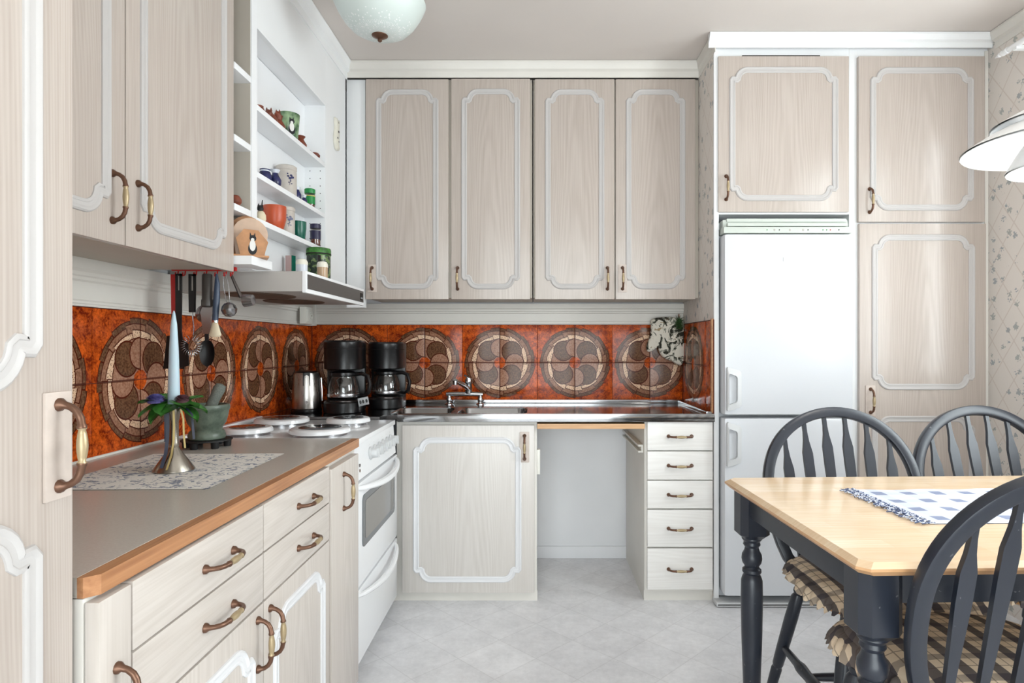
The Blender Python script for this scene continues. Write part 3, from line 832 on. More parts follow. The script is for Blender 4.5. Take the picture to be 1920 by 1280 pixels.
lg.lathe([(.027, .574), (.028, .568), (.022, .560), (.024, .552), (.019, .544), (.021, .535), (.027, .524), (.0285, .512), (.026, .500), (.0195, .490), (.021, .486), (.026, .482), (.0265, .474), (.022, .468), (.0255, .462), (.0295, .45), (.0305, .40), (.029, .30), (.024, .15), (.019, .03), (.017, 0)], 24)
LM = lg.mesh('leg', 'navy_paint')
LX = [.062, TLn-.062]; LY = [.070, TW-.066]
for lx_ in LX:
    for ly_ in LY: link('leg', LM, tb_, (lx_, ly_, 0))
for (a, e, f, g) in ((LX[0]+hb-.002, LX[1]-hb+.002, LY[0]-.022, LY[0]), (LX[0]+hb-.002, LX[1]-hb+.002, LY[1], LY[1]+.022), (LX[0]-.022, LX[0], LY[0]+hb-.002, LY[1]-hb+.002), (LX[1], LX[1]+.022, LY[0]+hb-.002, LY[1]-hb+.002)):
    MB().box(a, e, f, g, .640, zt, .002).build('apron', 'navy_paint', tb_)

SD, SWd, SZ = .20, .222, .455
def sell(t, hx, hy, p=3.2):
    c_, s_ = math.cos(t), math.sin(t)
    return (math.copysign(abs(c_)**(2/p), c_)*hx, math.copysign(abs(s_)**(2/p), s_)*hy)
def seat_out(t, k=1.0):
    x, y = sell(t, SWd*k, SD*k); return (x*(1 - .08*(y/SD)), y)
def bow_path(n=36):
    P = []
    def lean(z): return .150 + (z-SZ)*.27
    for k in range(6):
        z = SZ-.02 + (.665-SZ+.02)*k/6; P.append((-.168 - .066*math.sin(PI/2*(k/6))**.65, lean(z), z))
    for k in range(n+1):
        t = PI - PI*k/n; z = .665 + .238*math.sin(t)**.92; P.append((.234*math.cos(t), lean(z), z))
    for k in range(5, -1, -1):
        z = SZ-.02 + (.665-SZ+.02)*k/6; P.append((.168 + .066*math.sin(PI/2*(k/6))**.65, lean(z), z))
    return P
def rect_sweep(b, P, w_, d_, mi=0):
    """rectangular rounded section: w_ across in the bow plane, d_ through it"""
    P = [Vector(p) for p in P]; sec = []
    for q, (a, e) in enumerate(((1,1), (-1,1), (-1,-1), (1,-1))):
        for k in range(3): t = PI/2*(q+k/2); sec.append((a*(w_-.005)+.005*math.cos(t), e*(d_-.005)+.005*math.sin(t)))
    m = len(sec); N = Vector((0, -1, .27)).normalized(); vs = []
    for k, p in enumerate(P):
        t = (P[min(k+1, len(P)-1)] - P[max(k-1, 0)]).normalized(); a = t.cross(N).normalized()
        for (x, y) in sec: vs.append(p + a*x + N*y)
    fs = [(k*m+i, k*m+(i+1) % m, (k+1)*m+(i+1) % m, (k+1)*m+i) for k in range(len(P)-1) for i in range(m)] + [tuple(range(m)), tuple((len(P)-1)*m+i for i in range(m))]
    return b.add(vs, fs, mi)
def make_chair():
    ch = thing('windsor_chair', 'x', 'chair', group='navy bow-back chairs at the dining table')
    # seat
    n = 40; loops = []
    for (k, z) in ((.90, SZ-.032), (.985, SZ-.022), (1.0, SZ-.010), (.985, SZ-.001), (.93, SZ+.001), (.7, SZ-.005), (.35, SZ-.010)):
        loops.append([(*seat_out(2*PI*i/n, k), z) for i in range(n)])
    vs = [p for L in loops for p in L]; fs = [(k*n+i, k*n+(i+1) % n, (k+1)*n+(i+1) % n, (k+1)*n+i) for k in range(len(loops)-1) for i in range(n)]
    fs += [tuple(reversed(range(n))), tuple((len(loops)-1)*n+i for i in range(n))]
    MB().add(vs, fs).build('seat', 'seat_wood', ch)
    rect_sweep(MB(), bow_path(), .0160, .0125).build('bow', 'navy_paint', ch, smooth=28)
    for x in (-.167, -.1, -.033, .033, .1, .167):
        zt_ = .665 + .225*math.sin(math.acos(min(1, abs(x)/.226)))**.92
        z0 = SZ-.005; L = zt_-z0; X_ = T(x*.92, .148, z0)
        prof = [(0, .007), (.10, .010), (L-.15, .0150), (L-.092, .0150), (L-.055, .0080), (L-.028, .0056), (L, .0056)]
        vs = []; fs = []
        for (z, hw) in prof:
            y = .150 + z*.27 - .148; dx = x*.08*z/L
            for (a, e) in ((-hw, -.0055), (hw, -.0055), (hw, .0055), (-hw, .0055)): vs.append((a+dx, y+e, z))
        for k in range(len(prof)-1): fs += [(k*4+i, k*4+(i+1) % 4, (k+1)*4+(i+1) % 4, (k+1)*4+i) for i in range(4)]
        fs += [(0,1,2,3), tuple(len(vs)-4+i for i in range(4))]
        MB().add(vs, fs, 0, X_).build('spindle', 'navy_paint', ch, smooth=30)
    def turned(p0, p1, prof, name):
        p0, p1 = Vector(p0), Vector(p1); L = (p1-p0).length
        q = Vector((0,0,1)).rotation_difference((p1-p0).normalized()).to_matrix().to_4x4()
        MB().lathe([(r, t*L) for r, t in prof], 16, Matrix.Translation(p0) @ q).build(name, 'navy_paint', ch)
    legp = [(.014, 0), (.0155, .04), (.0175, .09), (.017, .10), (.011, .115), (.0165, .13), (.0165, .15), (.012, .165), (.018, .19), (.0195, .35), (.018, .60), (.0165, .72), (.0135, .74), (.0165, .76), (.0150, .9), (.011, 1)]
    feet = {}
    for sx_ in (-1, 1):
        for sy_ in (-1, 1):
            p0 = (sx_*.155, sy_*.13, SZ-.02); p1 = (sx_*.225, sy_*(.20 if sy_ < 0 else .235), .0)
            turned(p0, p1, legp, 'leg'); feet[(sx_, sy_)] = (Vector(p0), Vector(p1))
    st = [(.009, 0), (.011, .1), (.0125, .3), (.0165, .36), (.0165, .40), (.0145, .5), (.0165, .60), (.0165, .64), (.0125, .7), (.011, .9), (.009, 1)]
    mid = {}
    for sx_ in (-1, 1):
        a = feet[(sx_, -1)][0].lerp(feet[(sx_, -1)][1], .58); e = feet[(sx_, 1)][0].lerp(feet[(sx_, 1)][1], .58)
        turned(a, e, st, 'stretcher'); mid[sx_] = a.lerp(e, .5)
    turned(mid[-1], mid[1], st, 'stretcher')
    return ch
def make_cushion():
    cu = thing('seat_cushion', 'x', 'cushion', group='plaid ruffled cushions on the chairs')
    n = 72; loops = []
    for (k, z) in ((.80, .0025), (.90, .006), (.955, .014), (.95, .024), (.90, .033), (.78, .040), (.55, .045), (.25, .047)):
        loops.append([(*seat_out(2*PI*i/n, k), SZ+z) for i in range(n)])
    vs = [p for L in loops for p in L]; fs = [(k*n+i, k*n+(i+1) % n, (k+1)*n+(i+1) % n, (k+1)*n+i) for k in range(len(loops)-1) for i in range(n)]
    fs += [tuple(reversed(range(n))), tuple((len(loops)-1)*n+i for i in range(n))]
    MB().add(vs, fs).build('pad', 'plaid', cu, smooth=70)
    n = 220; loops = []
    for (k, z, amp) in ((.945, .022, .0), (1.0, .018, .004), (1.04, .008, .007), (1.065, -.004, .011), (1.075, -.015, .014)):
        L = []
        for i in range(n):
            t = 2*PI*i/n; x, y = seat_out(t, k); ln = math.hypot(x, y); ph = math.sin(t*46 + 2*math.sin(3*t)); w2 = .7+.3*math.sin(5*t)
            f_ = 1 + amp*ph*w2/ln; L.append((x*f_, y*f_, SZ + z + amp*.35*math.sin(t*46+1)))
        loops.append(L)
    # the ruffle does not go round the back, where the bow stands
    def keep(i): t = (2*PI*i/n) % (2*PI); return not (R(42) < t < R(138))
    vs = [p for L in loops for p in L]; fs = [(k*n+i, k*n+(i+1) % n, (k+1)*n+(i+1) % n, (k+1)*n+i) for k in range(len(loops)-1) for i in range(n) if keep(i) and keep(i+1)]
    MB().add(vs, fs).build('ruffle', 'plaid', cu, smooth=80, fix=False)
    return cu
chair = make_chair(); cushion = make_cushion()
spots = [((.965, 1.745), 0, 'navy chair behind the table nearest the fridge', 'plaid cushion on the chair behind the table nearest the fridge'),
         ((1.474, 1.80), R(2), 'navy chair behind the table near the wallpapered wall', 'plaid cushion on the chair behind the table by the wallpapered wall'),
         ((.903, 1.292), PI, 'dark navy chair in the right foreground, its back to the camera', 'plaid ruffled cushion on the foreground chair')]
for k, ((x, y), rz, la, lb) in enumerate(spots):
    a = chair if k == 0 else copy_tree(chair); e = cushion if k == 0 else copy_tree(cushion)
    for o, l_ in ((a, la), (e, lb)): o.location = (x, y, 0); o.rotation_euler = (0, 0, rz); o['label'] = l_

# runner on the table
rn = thing('table_runner', 'blue and white checked runner with fringed end on the dining table', 'table runner', (.868, 1.352, TH), R(2))
b = MB().grid(40, 14, lambda s_, t: (s_*.82, t*.315, .0022 + .0012*math.sin(s_*31+t*4)*math.sin(t*11)))
b.grid(40, 14, lambda s_, t: (s_*.82, t*.315, .0004))
b.build('cloth', 'check_cloth', rn, fix=False)
b = MB()
for k in range(110):
    y = .315*(k+.5)/110; p = [(0.004, y, .002)]; L = random.uniform(.028, .048); dy = random.uniform(-.01, .01)
    for q in range(1, 5): p.append((-L*q/4, y + dy*q/4 + random.uniform(-.003, .003), .0022 + random.uniform(0, .005)))
    b.tube(p, .0014, 4)
f_ = b.build('fringe', 'fringe_cloth', rn, fix=False); f_['kind'] = 'stuff'

# ------------------------------------------------------------------ lamps
pl = thing('pendant_lamp', 'white layered pendant lamp hanging above the dining table', 'lamp', (1.16, 1.35, 0))
def shell(prof, th=.0022): return prof + [(r-.0005, z-th) if i else (r-.001, z) for i, (r, z) in reversed(list(enumerate(prof)))]
def dome(r0, z0, r1, z1, n=10, p=.55, th=.003):
    out = [(r0+(r1-r0)*k/n, z0+(z1-z0)*math.sin(PI/2*(k/n))**1.0) for k in range(n+1)]
    return out + [(max(.001, r-.002), z-th) for r, z in reversed(out)]
MB().lathe(dome(.20, 1.556, .07, 1.612), 56, cap=False).build('main_shade', 'lamp_white', pl, smooth=60)
MB().lathe(dome(.114, 1.506, .045, 1.590), 48, cap=False).build('lower_shade', 'lamp_white', pl, smooth=60)
MB().lathe(dome(.143, 1.607, .03, 1.650), 48, cap=False).build('upper_shade', 'lamp_white', pl, smooth=60)
MB().lathe([(.028, 1.56), (.03, 1.60), (.03, 1.66), (.012, 1.70), (.004, 1.71)], 20).build('socket', 'lamp_white', pl)
MB().tube([(0, 0, 1.70), (0, 0, HC-.02)], .0035, 8).build('cord', 'lamp_white', pl)
MB().lathe([(.05, HC-.001), (.05, HC-.02), (.02, HC-.035)], 24).build('ceiling_cup', 'lamp_white', pl)
MB().lathe([(.004, 1.565), (.022, 1.55), (.026, 1.53), (.018, 1.512), (.003, 1.506)], 20).build('bulb', 'lamp_white', pl)
ld = bpy.data.lights.new('pendant_bulb', 'POINT'); ld.energy = 3.0; ld.shadow_soft_size = .03; ld.color = (1, .95, .88)
lo = bpy.data.objects.new('pendant_bulb', ld); COL.objects.link(lo); lo.location = (1.16, 1.35, 1.49)

cl = thing('ceiling_lamp', 'frosted glass bowl lamp on the ceiling with a bronze finial', 'lamp', (-.553, 2.2, 0))
zb = CAMZ + 1.095
prof = [(.012, zb+.012), (.05, zb+.004), (.09, zb+.013), (.125, zb+.035), (.148, zb+.066), (.159, zb+.10), (.161, zb+.125)]
prof = [(.012, zb)] + [(r, zb + .0 + .115*(r/.161)**3.4) for r in (.04, .07, .10, .125, .143, .155, .161)]
MB().lathe(prof + [(.158, prof[-1][1])] + [(r-.003, z+.003) for r, z in reversed(prof[:-1])], 56, cap=False).build('glass_bowl', 'frosted_glass', cl, smooth=60)
MB().lathe([(.004, zb-.022), (.008, zb-.018), (.007, zb-.012), (.016, zb-.008), (.028, zb-.001), (.03, zb+.004), (.02, zb+.008)], 28).build('finial', 'bronze', cl)
MB().tube([(0, 0, zb), (0, 0, HC-.03)], .006, 8).build('rod', 'bronze', cl)
MB().lathe([(.055, HC-.001), (.055, HC-.028), (.02, HC-.04)], 28).build('ceiling_cup', 'lamp_white', cl)

cr = thing('curtain_rod', 'white curtain rod on the wallpapered wall above the window', 'curtain rod', (1.885, 2.49, 2.298))
MB().tube([(0, 0, 0), (0, -2.0, 0)], .011, 12).build('rod', 'white_paint', cr)
MB().lathe([(.0125, -.01), (.013, .0), (.008, .006), (.012, .014), (.012, .02), (.007, .028), (.0095, .034), (.001, .062)], 14, RX(-PI/2)).build('finial', 'white_paint', cr)
for y in (-.05, -1.9):
    MB().box(-.006, XR-1.885, y-.01, y+.01, -.018, -.004).build('bracket', 'white_paint', cr)

# ------------------------------------------------------------------ worktop objects
mat_ = tag(MB().grid(24, 24, lambda s_, t: (-.18+.36*s_, -.215+.43*t, .0012+.0006*math.sin(9*s_)*math.sin(7*t))).grid(2, 2, lambda s_, t: (-.18+.36*s_, -.215+.43*t, .0002)).build('placemat', 'sprig_cloth', None, (-.878, 1.518, ZT), (0, 0, R(1.5)), fix=False), 'white placemat with blue sprigs on the grey worktop', 'placemat')
cs = thing('candlestick', 'pewter candlestick on the placemat with ribbons', 'candlestick', (-.876, 1.503, ZT+.002))
MB().lathe([(.046, 0), (.046, .002), (.020, .040), (.0125, .052), (.0105, .056), (.012, .062), (.0105, .068), (.0105, .118), (.0125, .124), (.013, .135), (.016, .142), (.016, .15), (.0122, .15), (.0122, .135)], 36).build('stem', 'pewter', cs)
def ribbon(pts, wd, key, nm='ribbon'):
    b = MB(); vs = []
    for (x, y, z) in pts: vs += [(x-wd, y-wd*.5, z), (x+wd, y+wd*.5, z)]
    vs2 = [(x, y-.0006, z) for x, y, z in vs]
    n = len(pts); fs = [(2*k, 2*k+1, 2*k+3, 2*k+2) for k in range(n-1)]
    b.add(vs, fs).add(vs2, fs).build(nm, key, cs, fix=False)
ribbon([(-.006, -.015, .145), (-.004, -.018, .11), (-.006, -.0165, .075), (-.004, -.026, .045), (-.006, -.04, .012)], .0032, 'ribbon_navy')
ribbon([(.008, -.015, .147), (.011, -.018, .11), (.009, -.0165, .07), (.010, -.027, .04), (.007, -.041, .008)], .0019, 'ribbon_gold')
ribbon([(.012, -.006, .15), (.024, -.012, .148), (.030, -.012, .125), (.031, -.012, .09), (.034, -.012, .055)], .0017, 'ribbon_gold')
ribbon([(-.012, -.013, .14), (-.011, -.014, .11), (-.012, -.012, .07)], .0028, 'ribbon_navy')
ribbon([(.03, .0, .15), (.046, -.004, .135), (.049, -.004, .10), (.051, -.004, .075)], .0022, 'ribbon_navy')
tag(MB().lathe([(.0118, .0), (.0135, .02), (.0128, .07), (.0105, .15), (.0070, .215), (.003, .242), (.001, .248)], 24).build('candle', 'candle_blue', None, (-.876, 1.503, ZT+.139)), 'tall pale blue taper candle in the candlestick', 'candle')
wr = thing('candle_wreath', 'ring of green leaves with violet flowers around the pale blue candle', 'candle ring', (-.876, 1.503, ZT+.158))
MB().lathe([(.0155, -.004), (.0185, 0), (.0155, .004), (.0145, 0)], 24, cap=False).build('ring', 'leaf_green', wr)
def leaf(az, el, L, wd, r0, z0):
    b = MB()
    X_ = T(0, 0, z0) @ RZ(az) @ T(r0, 0, 0) @ RY(-el)
    def fn(s_, t):
        wdt = wd*math.sin(PI*min(1, s_*.94+.06))**.7; y = (t-.5)*2
        return (s_*L, y*wdt, -.35*L*s_*s_ + .25*wd*abs(y) )
    b.grid(8, 4, fn, 0, X_); b.grid(8, 4, lambda s_, t: tuple(Vector(fn(s_, t)) - Vector((0, 0, .0006))), 0, X_)
    b.build('leaf', 'leaf_green', wr, fix=False, smooth=80)
for k, (az, el, L, wd) in enumerate((q[0], q[1]+6, q[2]*1.04, q[3]*1.35) for q in ((175, 12, .062, .020), (205, 18, .055, .022), (150, 25, .05, .018), (238, -38, .055, .019), (275, -12, .048, .021), (320, 0, .05, .018), (345, 10, .055, .019), (15, -10, .058, .02), (40, 30, .048, .017), (80, 25, .045, .018), (115, 22, .05, .02), (220, -15, .06, .018), (358, -28, .052, .018))):
    leaf(R(az), R(el), L, wd, .015, random.uniform(-.004, .010))
def bloom(x, y, z, r, key):
    b = MB()
    for k in range(70):
        g = k*2.39996; el = PI/2*(1 - (k+.5)/70); d = Vector((math.cos(g)*math.cos(el), math.sin(g)*math.cos(el), math.sin(el)*.75))
        p = d*r*.5; q = d*r; s_ = Vector((-math.sin(g), math.cos(g), 0))*r*.17
        b.add([p-s_, p+s_, q+s_*1.3, q-s_*1.3], [(0, 1, 2, 3)])
    b.lathe([(r*.7, -.004), (r*.75, 0), (r*.5, r*.4), (.001, r*.55)], 12)
    b.build('flower', key, wr, (x, y, z), fix=False)
bloom(-.028, -.026, .012, .024, 'petal_violet'); bloom(.028, -.012, .012, .020, 'petal_mauve')

mo = thing('mortar', 'green stone mortar on a low black stand by the tiled wall', 'mortar', (-.985, 1.86, ZT))
MB().lathe([(.046, .024), (.050, .026), (.052, .036), (.048, .046), (.042, .052), (.0435, .060), (.052, .072), (.0575, .092), (.060, .108), (.0625, .113), (.0625, .124), (.061, .127), (.054, .127), (.050, .10), (.035, .065), (.003, .058)], 44).build('bowl', 'green_stone', mo)
ps = MB().lathe([(.003, 0), (.014, .004), (.0175, .02), (.016, .05), (.0155, .09), (.0175, .118), (.014, .130), (.003, .134)], 24).build('pestle', 'grey_stone', None, (-.995, 1.850, ZT+.064), (R(-12), R(20), 0)); tag(ps, 'grey stone pestle leaning in the green mortar', 'pestle')
st = thing('mortar_stand', 'small black round stand with stub feet under the green mortar', 'stand', (-.985, 1.86, ZT))
MB().lathe([(.064, .0185), (.070, .020), (.070, .0235), (.03, .0239)], 36).build('plate', 'rubber', st)
for k in range(6):
    a = R(20+60*k); MB().lathe([(.0095, 0), (.0105, .002), (.0115, .019)], 14, T(.055*math.cos(a), .055*math.sin(a), 0)).build('foot', 'rubber', st)

kt = thing('kettle', 'brushed steel electric kettle in the corner behind the cooker', 'kettle', (-1.045, 2.83, ZS-.008), R(20))
MB().lathe([(.066, 0), (.068, .003), (.068, .014), (.064, .017)], 40).build('base', 'black_plastic', kt)
MB().lathe([(.064, .018), (.0655, .022), (.063, .08), (.056, .165), (.053, .178), (.050, .180)], 44).build('body', 'brushed_steel', kt)
MB().lathe([(.050, .1805), (.047, .186), (.015, .190), (.003, .191)], 36).build('lid', 'black_plastic', kt)
MB().box(-.016, .016, -.0665, -.055, .05, .178, .004, 0, RX(R(-4))).build('water_window', 'black_plastic', kt)
MB().lathe([(.006, 0), (.006, .002)], 14, T(0, -.0665, .05) @ RX(PI/2)).build('switch', 'dark_metal', kt)
MB().tube([(0, .048, .172), (0, .075, .178), (0, .098, .165), (0, .104, .12), (0, .098, .06), (0, .085, .035), (0, .063, .035)], [.010, .011, .0115, .011, .011, .010, .009], 12, flat=1.0).build('handle', 'black_plastic', kt)
MB().tube([(.063, 0, .155), (.0665, 0, .10), (.0675, 0, .05)], .0025, 6).build('trim_bar', 'chrome', kt)

def coffee_maker(label, loc, rz, s_, switch):
    o = thing('coffee_maker', label, 'coffee maker', loc, rz, 'black drip coffee makers'); o.scale = (s_, s_, s_)
    MB().lathe([(.082, 0), (.086, .004), (.086, .045), (.080, .052)], 40, T(0, -.02, 0)).box(-.086, .086, -.01, .09, .001, .05, .006).build('base', 'black_plastic', o)
    MB().lathe([(.062, .0525), (.062, .055)], 30, T(0, -.02, 0)).build('warming_plate', 'dark_metal', o)
    MB().box(-.086, .086, .052, .10, .045, .325, .012).build('tower', 'black_plastic', o)
    MB().lathe([(.070, .192), (.086, .197), (.087, .29), (.088, .292), (.088, .318), (.082, .326)], 44, T(0, -.005, 0)).box(-.087, .087, 0, .08, .195, .322, .008).build('filter_housing', 'black_plastic', o)
    MB().lathe([(.0885, .2895), (.0885, .2915)], 44, T(0, -.005, 0), cap=False).build('seam', 'gap_dark', o)
    ca = MB().lathe([(.052, .056), (.066, .062), (.070, .085), (.070, .115), (.060, .15), (.052, .165), (.055, .172)], 40, T(0, -.02, 0), cap=False).build('carafe', 'carafe_glass', o, smooth=70)
    MB().lathe([(.054, .163), (.058, .168), (.058, .180), (.04, .186), (.01, .187)], 32, T(0, -.02, 0)).build('carafe_lid', 'black_plastic', ca)
    MB().lathe([(.0705, .072), (.0712, .076), (.0712, .082), (.0705, .086)], 40, T(0, -.02, 0), cap=False).build('carafe_band', 'grey_metal', ca)
    MB().tube([(.050, -.03, .172), (.085, -.045, .176), (.112, -.055, .165), (.122, -.058, .13), (.116, -.056, .09), (.095, -.048, .075), (.066, -.035, .078)], [.009, .009, .0095, .0095, .009, .008, .007], 10, flat=1.0).build('carafe_handle', 'black_plastic', ca)
    if switch:
        sw = MB().box(-.024, .024, -.004, .004, -.018, .018, .002).build('switch_plate', 'grey_plastic', o, (.094, -.066, .052), (0, R(-10), R(25)))
        for k in (-1, -.1, 1): MB().lathe([(.0045, 0), (.004, .003)], 12, T(.014*k, -.004, 0) @ RX(PI/2) @ Matrix.Diagonal((1, 2, 1, 1))).build('rocker', 'black_plastic', sw)
coffee_maker('larger black coffee maker beside the kettle with a grey switch plate', (-.878, 2.842, ZS-.008), R(8), 1.0, True)
coffee_maker('black coffee maker nearer the sink with its carafe handle to the right', (-.733, 3.045, ZS-.008), R(4), .98, False)

fa = thing('kitchen_tap', 'chrome two-leg mixer tap behind the double sink', 'tap', (-.372, 3.195, ZS-.008))
for x in (-.075, .085):
    MB().lathe([(.021, 0), (.021, .003), (.012, .006), (.010, .012), (.0135, .018), (.0135, .032), (.010, .038), (.010, .055)], 20, T(x, 0, 0)).build('leg', 'chrome', fa)
MB().tube([(-.088, 0, .052), (-.03, -.004, .054), (.04, -.004, .054), (.098, 0, .052)], [.0105, .0125, .0125, .0105], 14).build('bridge', 'chrome', fa)
MB().lathe([(.016, .054), (.0185, .06), (.0175, .105), (.0195, .108), (.0195, .128), (.016, .136), (.003, .138)], 24, T(.026, -.004, 0)).build('cartridge', 'chrome', fa)
MB().tube([(.028, -.004, .078), (.012, -.07, .10), (-.012, -.15, .125), (-.02, -.178, .130)], [.0135, .012, .0115, .0125], 12).build('spout', 'chrome', fa)
MB().lathe([(.012, 0), (.0125, .02), (.010, .022)], 16, T(-.02, -.176, .112)).build('aerator', 'grey_metal', fa)
MB().tube([(.026, -.006, .134), (.022, -.05, .146), (.016, -.085, .152)], [.008, .0075, .006], 10, flat=.7).build('lever', 'chrome', fa)

# socket in the corner under the hood
so = thing('wall_socket', 'white double wall socket under the cooker hood in the corner', 'socket', (XL+.0265, 3.055, 1.225), PI/2)
MB().box(0, .085, -.035, 0, 0, .085, .006).build('housing', 'socket_white', so)
MB().lathe([(.018, 0), (.018, .003), (.016, .0035), (.0155, .0005)], 24, T(.064, -.035, .042) @ RX(PI/2)).build('outlet', 'socket_white', so)
MB().box(.006, .04, -.039, -.034, .012, .072, .003).build('flap', 'socket_white', so)
for x in (-.005, .005): MB().lathe([(.002, 0), (.0018, .001)], 8, T(.064+x, -.0365, .042) @ RX(PI/2)).build('socket_hole', 'gap_dark', so)

# oven mitt and sprig on the back wall
mt = thing('oven_mitt', 'floral print oven mitt hanging at the right of the tiled wall', 'oven mitt', (.68, 3.232, 1.14))
out = [(-.085, .125), (.085, .13), (.092, .02), (.092, -.10), (.075, -.13), (.055, -.122), (.03, -.105), (.0, -.095), (-.03, -.075), (-.045, -.04), (-.045, -.015), (-.06, -.03), (-.082, -.055), (-.10, -.055), (-.108, -.035), (-.100, -.005), (-.085, .03), (-.082, .08)]
def smoothp(P, it=2):
    for _ in range(it):
        Q = []
        for i in range(len(P)):
            a, e = P[i], P[(i+1) % len(P)]; Q += [(a[0]*.75+e[0]*.25, a[1]*.75+e[1]*.25), (a[0]*.25+e[0]*.75, a[1]*.25+e[1]*.75)]
        P = Q
    return P
op = smoothp(out); cxm, czm = .01, .02
def ring(k, y): return [(cxm+(x-cxm)*k, y, czm+(z-czm)*k) for x, z in op]
n = len(op); vs = ring(.97, .014) + ring(1, .004) + ring(.98, -.008) + ring(.90, -.017) + ring(.6, -.021) + ring(.2, -.022)
fs = [(k*n+i, k*n+(i+1) % n, (k+1)*n+(i+1) % n, (k+1)*n+i) for k in range(5) for i in range(n)] + [tuple(range(n)), tuple(5*n+i for i in range(n))]
MB().add(vs, fs).build('mitt_body', 'mitt_cloth', mt, smooth=70)
MB().tube([(.06, 0, .125), (.065, .01, .145), (.072, .01, .128)], .002, 6).build('loop', 'mitt_cloth', mt)
sp = thing('pine_sprig', 'small green sprig hanging over the corner of the oven mitt', 'sprig', (.738, 3.20, 1.235))
b = MB()
for k in range(260):
    a = random.uniform(0, 2*PI); e = random.uniform(-.9, 1.1); L = random.uniform(.02, .036); d = Vector((math.cos(a)*math.cos(e), math.sin(a)*math.cos(e)*.45-.1, math.sin(e)))
    p = Vector((random.uniform(-.006, .006), 0, random.uniform(-.025, .02))); b.tube([p, p+d*L], [.0012, .0003], 3)
nd = b.build('needles', 'sprig_green', sp, fix=False); nd['kind'] = 'stuff'
MB().tube([(0, .004, -.03), (.002, .004, .01), (.0, .01, .045)], .0022, 6).build('twig', 'clay', sp)

# ------------------------------------------------------------------ hanging utensils
UY = 1.885; HZ = 1.338
rk = thing('hook_rail', 'rail of red hooks under the wall cabinet end', 'hook rail', (0, UY+.012, HZ))
MB().box(-1.11, -.915, -.006, .006, .008, .020, .001).build('rail', 'red_plastic', rk)
HX = [-1.092, -1.070, -1.036, -1.005, -.972, -.945, -.925]
for x in HX:
    MB().tube([(x, 0, .008), (x, -.004, -.004), (x, -.016, -.008), (x+.003, -.02, .002)], .0022, 6).build('hook', 'red_plastic', rk)
def hang(name, label, x, y=UY, tilt=0.0):
    o = thing(name, label, 'utensil', (x, y-.004, HZ-.004), 0, 'utensils hanging from the red hooks'); o.rotation_euler = (0, tilt, 0); return o
def strip(L0, L1, w0, w1, th=.004, hole=False):
    b = MB()
    if hole:
        b.box(-w0, -w0*.45, -th, th, -L0-.05, -L0).box(w0*.45, w0, -th, th, -L0-.05, -L0).box(-w0, w0, -th, th, -L0-.006, -L0); L0 += .05
    b.add([(-w0,-th,-L0),(w0,-th,-L0),(w0,th,-L0),(-w0,th,-L0),(-w1,-th,-L1),(w1,-th,-L1),(w1,th,-L1),(-w1,th,-L1)], [(0,1,2,3),(4,5,6,7),(0,1,5,4),(1,2,6,5),(2,3,7,6),(3,0,4,7)])
    return b
o = hang('slotted_spatula', 'black slotted spatula with a red handle, leftmost hanging utensil', -1.096)
strip(0, .12, .008, .006, .004).build('handle', 'red_plastic', o)
bb = strip(.12, .185, .006, .007); bb.build('shaft', 'black_nylon', o)
b = strip(.185, .285, .020, .032, .002); b.build('blade', 'black_nylon', o)
o = hang('turner', 'black nylon turner with a long slotted handle, beside the red one', -1.070, UY-.02)
strip(0, .17, .0085, .0075, .004, True).build('handle', 'black_nylon', o)
MB().prism([(-.008, -.165), (.008, -.165), (.012, -.195), (.028, -.21), (.030, -.275), (-.022, -.29), (-.028, -.22), (-.012, -.195)], -.002, .002, RX(PI/2) @ T(0, 0, 0)).build('blade', 'black_nylon', o)
o = hang('spiral_whisk', 'black handled whisk with a wire spiral head', -1.034, UY-.012)
strip(0, .115, .0095, .0085, .004, True).build('handle', 'black_nylon', o)
MB().tube([(0, 0, -.11), (.004, 0, -.16), (.003, -.004, -.20)], .0017, 6).build('stem', 'chrome', o)
b = MB(); pts = []
for k in range(160):
    t = k/159*2*PI*.86; a = k*.75; rr = .024
    pts.append((.0 + (rr+.009*math.cos(a))*math.cos(t+2), .009*math.sin(a)-.004, -.215 + (rr+.009*math.cos(a))*math.sin(t+2)))
b.tube(pts, .0009, 5).build('wire_spiral', 'chrome', o, smooth=80)
o = hang('serving_spoon', 'black serving spoon with an oval bowl, behind the whisk', -1.004, UY+.014)
strip(0, .2, .007, .005, .003).build('handle', 'black_nylon', o)
b = MB(); b.grid(10, 10, lambda s_, t: ((s_-.5)*2*.023*math.sqrt(max(0, 1-(2*t-1)**2)), .012*(1-(2*s_-1)**2)*(1-(2*t-1)**2), -.195-.085*t)); b.grid(10, 10, lambda s_, t: ((s_-.5)*2*.023*math.sqrt(max(0, 1-(2*t-1)**2)), .012*(1-(2*s_-1)**2)*(1-(2*t-1)**2)+.002, -.195-.085*t))
b.build('bowl', 'black_nylon', o, fix=False, smooth=80)
o = hang('scraper', 'thick dark grey handle holding a pale flat scraper blade', -.988, UY-.014)
MB().lathe([(.012, 0), (.0145, -.004), (.0145, -.075), (.0165, -.08), (.0165, -.096), (.012, -.10)], 18).build('handle', 'hood_panel', o)
MB().prism([(-.014, -.10), (.016, -.10), (.021, -.115), (.021, -.12), (.012, -.125), (.013, -.18), (-.012, -.18), (-.018, -.125), (-.02, -.115)], -.002, .002, RX(PI/2)).build('blade', 'grey_metal', o)
o = hang('pastry_brush', 'blue handled pastry brush with pale bristles', -.958, UY-.018)
MB().tube([(0, 0, 0), (.002, 0, -.03), (.0, 0, -.08), (-.004, 0, -.14)], [.003, .0075, .0095, .0085], 12).build('handle', 'blue_grip', o)
